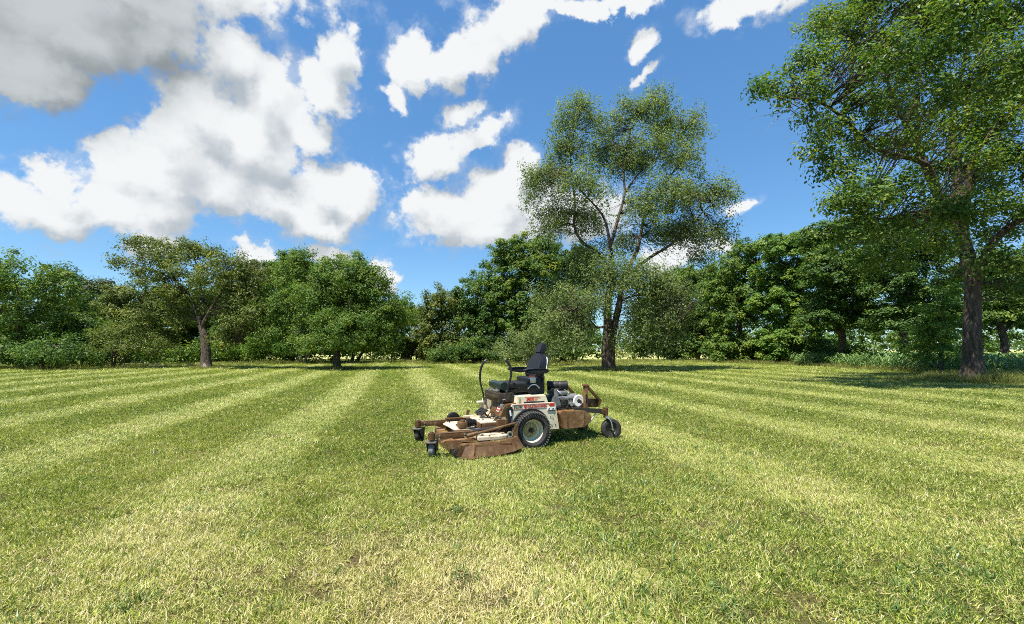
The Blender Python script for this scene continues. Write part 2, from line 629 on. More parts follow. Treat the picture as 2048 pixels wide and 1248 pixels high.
# coarse blue-green tufts that stand out of the lawn, one clump of blades each, all in one mesh
rng = np.random.default_rng(23)
Vs, Fs, Ts, off = [], [], [], 0
for i in range(330):
    y = 2.4 + 7.5 * rng.random() ** 1.4
    x = rng.uniform(-1.2, 1.2) * y
    if rng.random() < 0.45:
        x = rng.uniform(0.05, 0.55) * y
    V, F, tn = blades(rng, int(rng.integers(9, 26)), rng.uniform(0.03, 0.11), 0.055, 0.115, 0.005, 0.009, 0.3, 0.6)
    c, s = math.cos(rng.random() * 6.28), math.sin(rng.random() * 6.28)
    V = V @ np.array([[c, -s, 0], [s, c, 0], [0, 0, 1]]).T + np.array([x, y, 0])
    Vs.append(V); Fs.append(F + off); Ts.append(tn); off += len(V)
tag(np_mesh('coarse_grass', np.concatenate(Vs), np.concatenate(Fs), WEED, tone=np.concatenate(Ts)), kind='stuff')


# dry clippings left lying flat by the mower, thickest along the edges of the passes
rng = np.random.default_rng(41)
n = 26000
y = 1.9 + 14 * rng.random(n) ** 1.5
x = rng.uniform(-1.25, 1.25, n) * y
edge_w = np.exp(-(np.abs(np.abs(stripe(x, y)) - 0.1) / 0.45) ** 2) * 0.8 + 0.25 + 0.5 * (fbm(x, y, 1.4, 55) > 0.58)
k = rng.random(n) < edge_w
x, y = x[k], y[k]
n = len(x)
V, F, tn = blades(rng, n, 1.0, 0.025, 0.075, 0.0028, 0.0055, 1.45, 0.30)
V = V.reshape(-1, 5, 3)
b0 = V[:, :1, :].copy()
V = (V - b0) * np.array([1, 1, 0.25])
a = rng.random(n) * 6.283
c_, s_ = np.cos(a)[:, None], np.sin(a)[:, None]
V = np.stack([V[:, :, 0] * c_ - V[:, :, 1] * s_, V[:, :, 0] * s_ + V[:, :, 1] * c_, V[:, :, 2]], 2)
V *= np.clip(y / 5, 1, 2.2)[:, None, None]
V += np.stack([x, y, rng.uniform(0.022, 0.042, n)], 1)[:, None, :]
tag(np_mesh('clippings', V.reshape(-1, 3), F, TALL, tone=np.clip(np.repeat(rng.normal(0.85, 0.15, n), 5), 0, 1)), kind='stuff')


# ------------------------------------------------------------------ trees
BARK_DARK = bark_material('dark_ridged_bark', (0.036, 0.026, 0.017), (0.125, 0.092, 0.062))
BARK_GREY = bark_material('grey_bark', (0.030, 0.021, 0.013), (0.115, 0.084, 0.055), 7.0)
BARK_PALE = bark_material('pale_birch_bark', (0.08, 0.07, 0.06), (0.34, 0.31, 0.27), 6.0)
DEADWOOD = bark_material('dead_wood', (0.16, 0.13, 0.10), (0.42, 0.37, 0.30), 12.0)
LEAF = {
    'deep': leaf_material('deep_green_leaf', [(0, (0.030, 0.073, 0.016)), (0.5, (0.075, 0.145, 0.027)), (1, (0.188, 0.245, 0.043))]),
    'mid': leaf_material('mid_green_leaf', [(0, (0.044, 0.100, 0.018)), (0.5, (0.110, 0.190, 0.033)), (1, (0.265, 0.299, 0.051))]),
    'olive': leaf_material('olive_leaf', [(0, (0.050, 0.085, 0.018)), (0.5, (0.131, 0.169, 0.036)), (1, (0.294, 0.294, 0.078))]),
    'fresh': leaf_material('fresh_green_leaf', [(0, (0.049, 0.128, 0.022)), (0.5, (0.133, 0.236, 0.039)), (1, (0.310, 0.362, 0.064))]),
    'birch': leaf_material('small_birch_leaf', [(0, (0.068, 0.108, 0.040)), (0.5, (0.160, 0.220, 0.085)), (1, (0.34, 0.38, 0.17))], trans=0.45),
    'needle': leaf_material('dark_needle', [(0, (0.021, 0.044, 0.013)), (0.5, (0.049, 0.081, 0.021)), (1, (0.122, 0.145, 0.035))], trans=0.08),
}


def at(px, py, dist):
    """the point at depth dist (metres along the ground in front of the viewer) seen at a pixel of the photograph"""
    dx, dy = px - IMW / 2, IMH / 2 - py
    y = FPX * math.cos(PITCH) - dy * math.sin(PITCH)
    z = FPX * math.sin(PITCH) + dy * math.cos(PITCH)
    k = dist / y
    return np.array([dx * k, dist, CAM_H + z * k])


def leaves(rng, C, N, spread, size, up=0.55, aspect=0.55, outward=None, droop=0.0, spread_z=None):
    """leaf quads scattered round clump centres C (k,3); N per clump"""
    k = len(C)
    sp = np.asarray(spread, float) * np.ones(k)
    n = k * N
    off = rng.normal(0, 1, (n, 3))
    off /= np.maximum(np.linalg.norm(off, axis=1) / (0.35 + 0.9 * rng.random(n)), 1e-6)[:, None]
    s = np.repeat(sp, N)[:, None]
    sz = s * (1.0 if spread_z is None else spread_z)
    off = off * np.concatenate([s, s, sz], 1)
    c = np.repeat(C, N, 0)
    p = c + off
    if droop:
        p[:, 2] -= droop * np.hypot(off[:, 0], off[:, 1]) ** 1.5
    o = off / (np.linalg.norm(off, axis=1)[:, None] + 1e-6)
    nrm = o * 0.75 + np.array([0, 0, up]) + rng.normal(0, 0.42, (n, 3))
    if outward is not None:
        nrm += np.repeat(outward, N, 0) * 0.45
    nrm /= np.linalg.norm(nrm, axis=1)[:, None]
    t = np.cross(nrm, rng.normal(0, 1, (n, 3)))
    t /= np.linalg.norm(t, axis=1)[:, None] + 1e-6
    b = np.cross(nrm, t)
    L = (size * rng.uniform(0.65, 1.3, n))[:, None]
    wv_ = L * aspect * 0.5
    fold = nrm * wv_ * 0.35
    V = np.stack([p - t * L * 0.5, p - t * L * 0.05 - b * wv_ + fold, p + t * L * 0.5 - nrm * L * 0.08, p - t * L * 0.05 + b * wv_ + fold], 1).reshape(-1, 3)
    F = np.arange(n * 4).reshape(-1, 4)
    tone = np.repeat(np.clip(np.repeat(rng.normal(0.46, 0.17, k), N) + rng.normal(0, 0.15, n), 0, 1), 4)
    return V, F, tone


def lobe_clumps(rng, lobes, dens, shell=0.35):
    """lobes: (centre (3,), radii (3,)) -> clump centres, outward directions, lobe index"""
    Cs, Os, Is = [], [], []
    for i, (c, r) in enumerate(lobes):
        c, r = np.asarray(c), np.asarray(r)
        area = (r[0] * r[1] * r[2]) ** (2 / 3) * 12.57
        n = max(4, int(dens * area))
        d = rng.normal(0, 1, (n, 3))
        d /= np.linalg.norm(d, axis=1)[:, None]
        d[:, 2] = np.where((d[:, 2] < -0.55), -d[:, 2] * rng.random(n), d[:, 2])
        rad = (shell ** 3 + (1 - shell ** 3) * rng.random(n)) ** (1 / 3)
        q = c + d * rad[:, None] * r
        Cs.append(q); Os.append(d); Is.append(np.full(n, i))
    return np.concatenate(Cs), np.concatenate(Os), np.concatenate(Is)


def twigs_to(rng, skel, C, r0=0.022, r1=0.006, sag=0.06):
    """a thin curved twig from the nearest point of the skeleton to each clump"""
    S = np.concatenate([p for p, _ in skel])
    paths = []
    for c in C:
        d2 = np.sum((S - c) ** 2, 1) + np.where(S[:, 2] > c[2] + 0.3, 2.0, 0.0)
        s = S[int(np.argmin(d2))]
        L = np.linalg.norm(c - s)
        if L < 0.15:
            continue
        m1 = s + (c - s) * 0.4 + rng.normal(0, 0.07 * L, 3) + np.array([0, 0, sag * L])
        m2 = s + (c - s) * 0.75 + rng.normal(0, 0.05 * L, 3) + np.array([0, 0, sag * L])
        k = min(1.0, 0.35 + L / 3.0)
        paths.append((np.array([s, m1, m2, c]), np.array([r0 * k, r0 * k * 0.75, r0 * k * 0.5, r1])))
    return paths


def limb_path(rng, a, b, r0, r1, bend=0.12, rise=0.15, n=8):
    a, b = np.asarray(a, float), np.asarray(b, float)
    L = np.linalg.norm(b - a)
    m = (a + b) / 2 + rng.normal(0, bend * L, 3) * np.array([1, 1, 0.4]) + np.array([0, 0, rise * L])
    P = smooth_path([a, m, b], n)
    return P, np.linspace(r0, r1, len(P))


def trunk_obj(name, parent, path, rad, mat, sides=14, flare=0.0, rough=0.0, seed=0):
    P, r = np.asarray(path, float), np.asarray(rad, float).copy()
    if flare:
        h = P[:, 2] - P[0, 2]
        r = r * (1 + flare * np.exp(-h / 0.28))
    V, F = tubes([(P, r)], sides)
    if rough:
        rr = np.random.default_rng(seed)
        ring = np.repeat(np.arange(len(P)), sides)
        a = np.tile(np.arange(sides), len(P)) / sides * 6.283
        ph = rr.random(3) * 6.28
        bump = 1 + rough * (np.sin(a * 3 + ph[0] + P[ring, 2] * 0.7) * 0.5 + np.sin(a * 5 + ph[1] - P[ring, 2] * 0.5) * 0.5) * (0.6 + 1.2 * np.exp(-(P[ring, 2] - P[0, 2]) / 0.5)) + rr.normal(0, rough * 0.18, len(V))
        V = P[ring] + (V - P[ring]) * bump[:, None]
    return np_mesh(name, V, F, mat, parent, smooth=True)


FINE_FOLIAGE = 0


def grow(name, label, base, lobes_px, dist, leaf, bark, trunk_r, seed, group=None, depth_k=0.9, dens=0.55, nleaf=56, spread=0.56, size=0.24,
         up=0.55, fork=0.35, multi=1, shell=0.35, limb_r=None, spread_z=0.75, lean=0.0, cat='tree', droop=0.0, aspect=0.55, skirt=True, twig_n=60):
    """a crown given by lobes in the photograph's pixels, stood up at its own distance: thing > trunk, branch, twigs, crown"""
    rng = np.random.default_rng(seed)
    bx, bd = base
    root3 = at(bx, 700, bd)
    root3[2] = 0.0
    t = empty(name, tuple(root3))
    tag(t, label, cat, group)
    mpp = dist / FPX
    lobes = []
    for lb in lobes_px:
        px, py, rx, ry = lb[:4]
        dy = lb[4] if len(lb) > 4 else rng.normal(0, 0.25) * rx * mpp
        c = at(px, py, dist + dy) - root3
        rxm, rym = rx * mpp, ry * mpp
        lobes.append((c, (rxm, max(rxm, rym) * depth_k, rym)))
    allc0 = np.array([l[0] for l in lobes])
    if skirt:
        xl = min(l[0][0] - l[1][0] for l in lobes) * 0.8
        xr = max(l[0][0] + l[1][0] for l in lobes) * 0.8
        lowest = min(l[0][2] - l[1][2] for l in lobes)
        for f_ in (0.12, 0.37, 0.63, 0.88):
            hgt = max(1.4, lowest + 1.6) * rng.uniform(0.8, 1.1)
            lobes.append((np.array([xl + (xr - xl) * f_, rng.normal(0, 0.8), hgt * 0.5]), ((xr - xl) * 0.17, 1.6, hgt * 0.55)))
    C, O, I = lobe_clumps(rng, lobes, dens * 1.75, shell)
    keep = C[:, 2] > 0.25
    C, O, I = C[keep], O[keep], I[keep]
    allc = allc0
    top = allc[:, 2].max()
    cx, cy = allc[:, 0].mean(), allc[:, 1].mean()
    # trunk(s)
    skel = []
    fh = fork * (top + lobes[int(np.argmax(allc[:, 2]))][1][2])
    stems = []
    for k in range(multi):
        if multi == 1:
            e = np.array([cx * 0.35 + lean, cy * 0.35, fh])
            s0 = np.zeros(3)
        else:
            a = k / multi * 6.283 + rng.random()
            e = np.array([cx * 0.35 + math.cos(a) * fh * 0.42, cy * 0.3 + math.sin(a) * fh * 0.42, fh])
            s0 = np.array([math.cos(a), math.sin(a), 0]) * trunk_r * 0.9
        s0[2] = -0.1
        P = smooth_path([s0, s0 + (e - s0) * 0.5 + rng.normal(0, 0.05, 3) * np.array([fh, fh, 0.1]), e], 10)
        r = np.linspace(trunk_r, trunk_r * 0.72, len(P)) * (1.0 if multi == 1 else 0.62)
        trunk_obj('trunk', t, P, r, bark, flare=0.45 if multi == 1 else 0.15, rough=0.10, seed=seed + k)
        skel.append((P[-3:], r))
        stems.append((P, r))
    # limbs to the lobes
    order = np.argsort(allc[:, 2])
    for i in order:
        c = lobes[i][0]
        P0, r0 = stems[int(rng.integers(len(stems)))] if multi > 1 else stems[0]
        hstart = np.clip((c[2] * 0.75) / max(fh, 0.1), 0.55, 1.0)
        a = P0[int(round(hstart * (len(P0) - 1)))]
        P, r = limb_path(rng, a, c + np.array([0, 0, lobes[i][1][2] * 0.35]), (limb_r or trunk_r * 0.42), trunk_r * 0.07, 0.07, 0.08, 10)
        V, F = tubes([(P, r)], 7)
        np_mesh('branch', V, F, bark, t, smooth=True)
        skel.append((P, r))
    pick = C if len(C) <= twig_n else C[rng.choice(len(C), twig_n, replace=False)]
    V, F = tubes(twigs_to(rng, skel, pick), 3)
    tag(np_mesh('twigs', V, F, bark, t), kind='stuff')
    V, F, tn = leaves(rng, C, int(nleaf * 1.25), spread * rng.uniform(0.55, 1.25, len(C)), size * 0.88, up, aspect, O, droop, spread_z)
    ok = V.reshape(-1, 4, 3)[:, :, 2].min(1) > 0.05
    F = F[ok]
    tag(np_mesh('crown', V, F, LEAF[leaf], t, tone=tn), kind='stuff')
    return t


# ---- the row of trees along the far edges (pixel lobes: x, y, half width, half height)
G_L, G_C, G_R = 'trees along the far edge of the lawn', 'dense trees beyond the mower', 'trees in the row beside the corn'
FAR_TREES = [
    # name, label, (base x, depth), lobes, crown depth, leaf, bark, trunk radius, kwargs
    ('lacy_tree', 'lacy topped tree standing at the far left end of the tree edge', (40, 33), [(20, 560, 80, 60), (95, 585, 55, 55), (-30, 600, 70, 90), (60, 640, 75, 60), (20, 690, 60, 45)], 33, 'mid', BARK_DARK, 0.22, dict(group=G_L, size=0.22, nleaf=40, dens=0.62, droop=0.1)),
    ('leafy_tree', 'dark leafy tree squeezed behind the lacy topped tree and the low dense thicket', (128, 37), [(135, 620, 52, 48), (100, 660, 60, 50), (160, 670, 48, 48), (125, 560, 34, 34)], 37, 'deep', BARK_DARK, 0.2, dict(group=G_L, size=0.24)),
    ('pine_tree', 'dark round topped pine rising behind the thicket at far left', (185, 60), [(165, 575, 24, 15), (203, 572, 24, 14), (185, 592, 48, 22), (180, 630, 45, 40)], 60, 'needle', BARK_DARK, 0.25, dict(size=0.34, dens=0.5, nleaf=44, spread=0.8)),
    ('rounded_tree', 'rounded olive tree with a smooth domed top left of the leaning tree', (262, 46), [(262, 610, 62, 48), (225, 640, 48, 48), (300, 650, 58, 60), (255, 690, 66, 40), (320, 600, 40, 40)], 46, 'olive', BARK_DARK, 0.24, dict(group=G_L, size=0.26)),
    ('hedgerow_tree', 'deep green hedgerow tree in the shade behind the leaning tree trunk', (362, 52), [(350, 640, 60, 60), (395, 620, 50, 60), (425, 670, 60, 50), (360, 690, 60, 36)], 52, 'deep', BARK_DARK, 0.25, dict(group=G_L, size=0.3)),
    ('hedgerow_tree', 'dark green hedgerow tree filling the gap between leaning tree and spreading tree', (480, 50), [(480, 600, 46, 62), (505, 650, 56, 60), (460, 680, 55, 40), (520, 560, 34, 44)], 50, 'deep', BARK_DARK, 0.25, dict(group=G_L, size=0.3)),
    ('low_thicket', 'low thicket in leaf darkened for the shade under the trees at the far left', (95, 31), [(60, 706, 50, 24), (115, 700, 60, 30), (160, 715, 46, 22), (15, 715, 40, 22)], 31, 'deep', BARK_GREY, 0.09, dict(cat='shrub', size=0.2, fork=0.3, multi=3, nleaf=36)),  # darker leaf colour stands in for the shade at the tree feet
    ('round_bush', 'wide round bush with pale forked stems showing beneath it', (605, 44), [(600, 640, 86, 62), (560, 600, 56, 52), (640, 590, 70, 56), (575, 690, 84, 34), (660, 680, 66, 40), (530, 660, 44, 44)], 44, 'fresh', BARK_PALE, 0.22, dict(skirt=False, fork=0.20, multi=3, size=0.26, up=0.45, aspect=0.5, nleaf=44)),
    ('upright_tree', 'small upright tree with a pointed top behind the wide round bush', (588, 50), [(575, 525, 32, 30), (592, 560, 46, 44), (560, 560, 34, 36), (600, 610, 50, 50)], 50, 'mid', BARK_DARK, 0.2, dict(size=0.3, up=0.4)),
    ('spreading_tree', 'spreading tree with a short black trunk in a strip of its own shade', (676, 31), [(690, 570, 66, 56), (590, 560, 52, 48, 1.5), (570, 625, 52, 50, 1.5), (605, 525, 40, 28, 1.5), (800, 630, 34, 46, 1.5), (560, 680, 44, 34, 1), (735, 600, 62, 54), (640, 610, 60, 56), (690, 640, 80, 48), (770, 640, 44, 40), (700, 530, 44, 26), (625, 660, 56, 34), (745, 670, 54, 30), (660, 690, 64, 24, -1), (710, 688, 64, 24, -1), (620, 685, 44, 24), (760, 690, 40, 22), (690, 655, 64, 40, -1.4), (650, 550, 34, 34), (745, 560, 34, 34)], 31, 'mid', BARK_DARK, 0.27, dict(skirt=False, fork=0.26, size=0.19, dens=1.25, nleaf=46, spread=0.5, up=0.4, aspect=0.5)),
    ('forked_tree', 'dark forked tree close behind the short black trunk', (708, 47), [(720, 620, 66, 62), (770, 650, 50, 56), (700, 680, 60, 34), (800, 630, 34, 40)], 47, 'mid', BARK_DARK, 0.3, dict(skirt=False, fork=0.2, multi=2, size=0.26)),
    ('hedge_bush', 'olive bush closing the gap left of the dense tree block behind the mower', (836, 52), [(830, 650, 32, 40), (850, 690, 40, 30), (820, 690, 22, 26)], 52, 'olive', BARK_GREY, 0.12, dict(cat='shrub', size=0.28, multi=3, fork=0.25)),
    ('broad_tree', 'broad rounded tree with the lowest crown of the dense block behind the mower', (880, 47), [(880, 612, 46, 48), (905, 640, 50, 50), (860, 660, 40, 46), (900, 690, 56, 30)], 47, 'olive', BARK_DARK, 0.27, dict(group=G_C, size=0.28, up=0.7)),
    ('broad_tree', 'broad tree of middle height in the dense block behind the mower', (950, 46), [(955, 590, 52, 50), (985, 640, 56, 50), (930, 640, 46, 46), (965, 690, 60, 30)], 46, 'deep', BARK_DARK, 0.3, dict(group=G_C, size=0.29, up=0.75)),
    ('tall_tree', 'tall lobed tree topping the dense block behind the mower', (1035, 45), [(1010, 500, 34, 30), (1048, 495, 34, 32), (1020, 540, 60, 44), (1070, 540, 54, 48), (1040, 590, 70, 50), (1000, 580, 40, 46), (1050, 640, 74, 50), (1090, 500, 30, 30)], 45, 'mid', BARK_DARK, 0.32, dict(group=G_C, size=0.29, up=0.8)),
    ('tall_tree', 'dark tall tree just behind the slender open tree at its mower side', (1125, 47), [(1120, 530, 44, 44), (1150, 570, 50, 52), (1110, 600, 50, 50), (1140, 640, 56, 48), (1165, 520, 30, 40)], 47, 'deep', BARK_DARK, 0.3, dict(group=G_C, size=0.29)),
    ('pale_bush', 'pale leaved bush with bare arching twigs behind the mower seat', (1050, 38), [(1040, 680, 40, 26), (1085, 672, 44, 30), (1120, 690, 34, 24), (1010, 700, 26, 16)], 38, 'birch', DEADWOOD, 0.08, dict(cat='shrub', size=0.17, multi=3, fork=0.3, nleaf=30, dens=0.7)),
    ('dark_bush', 'dark bush at the foot of the dense trees behind the steering levers', (950, 44.5), [(930, 706, 50, 18), (975, 700, 40, 20), (890, 710, 40, 14)], 44.5, 'deep', BARK_DARK, 0.1, dict(cat='shrub', size=0.2, multi=3, fork=0.3)),
    ('hedgerow_tree', 'slim hedgerow tree with its stem bare beneath, beyond the slender open tree', (1345, 58), [(1330, 600, 44, 48), (1365, 570, 40, 40), (1350, 640, 50, 36), (1300, 630, 36, 40), (1290, 660, 40, 26), (1345, 672, 44, 22), (1390, 672, 36, 24)], 58, 'mid', BARK_DARK, 0.22, dict(group=G_R, size=0.33, fork=0.42)),
    ('hedgerow_tree', 'hedgerow tree with a low olive crown beside the thin bare stems', (1395, 55), [(1390, 610, 48, 52), (1425, 570, 48, 44), (1410, 650, 52, 36), (1380, 560, 26, 30)], 55, 'mid', BARK_DARK, 0.25, dict(group=G_R, size=0.32, fork=0.42)),
    ('broad_tree', 'bright crowned broad tree midway along the row beside the corn', (1480, 48), [(1470, 545, 54, 44), (1500, 510, 44, 36), (1440, 590, 48, 44), (1500, 590, 58, 50), (1475, 640, 62, 46), (1470, 685, 56, 26)], 48, 'mid', BARK_DARK, 0.3, dict(group=G_R, size=0.3, up=0.85)),
    ('broad_tree', 'broad tree with drooping layered foliage in the row beside the corn', (1585, 43), [(1560, 500, 50, 36), (1600, 490, 46, 34), (1570, 550, 66, 44), (1610, 560, 54, 48), (1560, 610, 62, 46), (1600, 640, 62, 44), (1560, 675, 50, 30)], 43, 'fresh', BARK_DARK, 0.32, dict(dens=0.75, group=G_R, size=0.28, up=0.9, spread_z=0.5, droop=0.35)),
    ('broad_tree', 'deep green broad tree next to the big shade tree, in the row beside the corn', (1680, 37), [(1650, 480, 50, 40), (1700, 470, 50, 44), (1660, 540, 60, 50), (1720, 550, 60, 56), (1680, 600, 66, 46), (1640, 640, 50, 40), (1720, 640, 60, 40)], 37, 'deep', BARK_DARK, 0.32, dict(skirt=False, dens=1.0, group=G_R, size=0.25, up=0.9, spread_z=0.5, droop=0.35)),
    ('broad_tree', 'shaded broad tree directly behind the thick furrowed trunk', (1820, 31), [(1800, 480, 60, 50), (1850, 520, 60, 56), (1780, 560, 60, 56), (1840, 600, 66, 46), (1790, 640, 60, 36), (1880, 640, 52, 32), (1870, 440, 50, 50)], 31, 'deep', BARK_DARK, 0.3, dict(skirt=False, dens=1.0, group=G_R, size=0.22, up=0.95, spread_z=0.5, droop=0.35)),
    ('broad_tree', 'shaded tree at the outer end of the row beyond the thick furrowed trunk', (1990, 33), [(1960, 560, 60, 56), (2020, 540, 66, 60), (2080, 580, 60, 66), (1980, 620, 60, 40), (2060, 640, 70, 34)], 33, 'deep', BARK_DARK, 0.28, dict(skirt=False, dens=1.0, group=G_R, size=0.23, up=0.9, spread_z=0.5, droop=0.3)),
    ('young_tree', 'young tree with fresh layered leaves just left of the thick furrowed trunk', (1880, 24), [(1880, 620, 40, 36), (1905, 655, 32, 26), (1862, 665, 34, 24), (1890, 580, 26, 26)], 24, 'fresh', BARK_GREY, 0.09, dict(size=0.17, nleaf=34, dens=1.1, spread=0.4, up=1.0, spread_z=0.4, droop=0.4)),
]
for k, (nm, lab, base, lobes, dist, leaf, bark, tr, kw) in enumerate(FAR_TREES):
    grow(nm, lab, base, lobes, dist, leaf, bark, tr, 100 + 7 * k, **kw)


# ---- thin stems in the gap of the hedgerow
def bare_stem(px, dist, h, r, seed, label, lean=0.0):
    rng = np.random.default_rng(seed)
    b = at(px, 700, dist)
    b[2] = 0
    t = empty('young_tree', tuple(b))
    tag(t, label, 'tree', 'young trees in the hedgerow gap')
    P = smooth_path([[0, 0, -0.1], [lean * 0.4 + rng.normal(0, 0.08), 0, h * 0.5], [lean, 0, h]], 8)
    trunk_obj('trunk', t, P, np.linspace(r, r * 0.4, len(P)), BARK_DARK, 8)
    lob = [(np.array([lean + rng.normal(0, 0.4), rng.normal(0, 0.4), h * f]), (1.1, 1.1, 0.9)) for f in (0.75, 0.95, 1.12)]
    C, O, I = lobe_clumps(rng, lob, 0.55)
    V, F = tubes(twigs_to(rng, [(P, None)], C), 3)
    tag(np_mesh('twigs', V, F, BARK_DARK, t), kind='stuff')
    V, F, tn = leaves(rng, C, 30, 0.5, 0.28, 0.7, 0.5, O)
    tag(np_mesh('crown', V, F, LEAF['olive'], t, tone=tn), kind='stuff')


bare_stem(1287, 62, 4.2, 0.08, 1, 'thin young tree in the bright gap beyond the slender open tree')
bare_stem(1316, 60, 4.8, 0.10, 2, 'dark thin young tree halfway along the bright hedgerow gap', 0.4)
bare_stem(1372, 57, 5.0, 0.13, 3, 'straight young tree with the thickest stem in the hedgerow gap', -0.2)
bare_stem(1432, 54, 4.6, 0.12, 4, 'young tree at the closed end of the hedgerow gap, near the corn row', 0.2)
bare_stem(1165, 60, 4.0, 0.07, 5, 'thin young tree in the pale gap between dense block and slender open tree', -0.3)


# ---- prominent trees: limbs laid out one by one
def limbs_from(px_paths, dist, root3, bark, parent, rng, names='branch', sides=9, n=14):
    skel = []
    for pts, r0, r1 in px_paths:
        Q = np.array([at(p[0], p[1], dist + (p[2] if len(p) > 2 else 0)) - root3 for p in pts])
        P = smooth_path(Q, n)
        r = np.linspace(r0, r1, len(P))
        V, F = tubes([(P, r)], sides)
        np_mesh(names, V, F, bark, parent, smooth=True)
        skel.append((P, r))
    return skel


def open_tree(name, label, base_px, dist, trunk_px, limb_px, lobes_px, leaf, bark, seed, dens, nleaf, spread, size, depth_k=0.8, up=0.4, spread_z=1.0,
              droop=0.0, shell=0.2, flare=0.5, depth_gain=1.0, extra_bare=(), twig_r=0.02, aspect=0.55, hang=0.0, sides=16, tw=1.0):
    rng = np.random.default_rng(seed)
    root3 = at(base_px, 700, dist)
    root3[2] = 0
    t = empty(name, tuple(root3))
    tag(t, label, 'tree')
    skel = []
    for pts, r0, r1 in trunk_px:
        Q = np.array([at(p[0], p[1], dist + (p[2] if len(p) > 2 else 0)) - root3 for p in pts])
        Q[0, 2] = -0.12
        P = smooth_path(Q, 22)
        trunk_obj('trunk', t, P, np.linspace(r0, r1, len(P)), bark, sides, flare, 0.13, seed)
        skel.append((P[len(P) // 2:], None))
    skel += limbs_from(limb_px, dist, root3, bark, t, rng)
    bare = limbs_from(extra_bare, dist, root3, DEADWOOD, t, rng, 'dead_branch', 5, 8)
    mpp = dist / FPX
    lobes = []
    for lb in lobes_px:
        px, py, rx, ry = lb[:4]
        dy = (lb[4] if len(lb) > 4 else 0.0) * depth_gain
        c = at(px, py, dist + dy) - root3
        # pixels near the picture's sides stand for less width than those in the middle
        k_ = (dist + dy) / dist
        rxm, rym = rx * mpp * k_, ry * mpp * k_
        lobes.append((c, (rxm, max(rxm, rym) * depth_k, rym)))
    C, O, I = lobe_clumps(rng, lobes, dens, shell)
    V, F = tubes(twigs_to(rng, skel, C, twig_r, 0.005), 3)
    tag(np_mesh('twigs', V, F, bark, t), kind='stuff')
    if hang:
        # strands of leaves that hang down from each clump
        k = len(C)
        m = 4
        sub = np.repeat(C, m, 0) + rng.normal(0, spread * 0.55, (k * m, 3)) * np.array([1, 1, 0.5])
        sub[:, 2] -= rng.random(k * m) * hang * rng.uniform(0.3, 1.2, k * m)
        V, F, tn = leaves(rng, sub, max(3, nleaf // m), spread * 0.40, size, up, aspect, np.repeat(O, m, 0), droop, 1.7)
    else:
        V, F, tn = leaves(rng, C, nleaf, spread * rng.uniform(0.6, 1.3, len(C)), size, up, aspect, O, droop, spread_z)
    tag(np_mesh('crown', V, F, LEAF[leaf], t, tone=tn), kind='stuff')
    return t


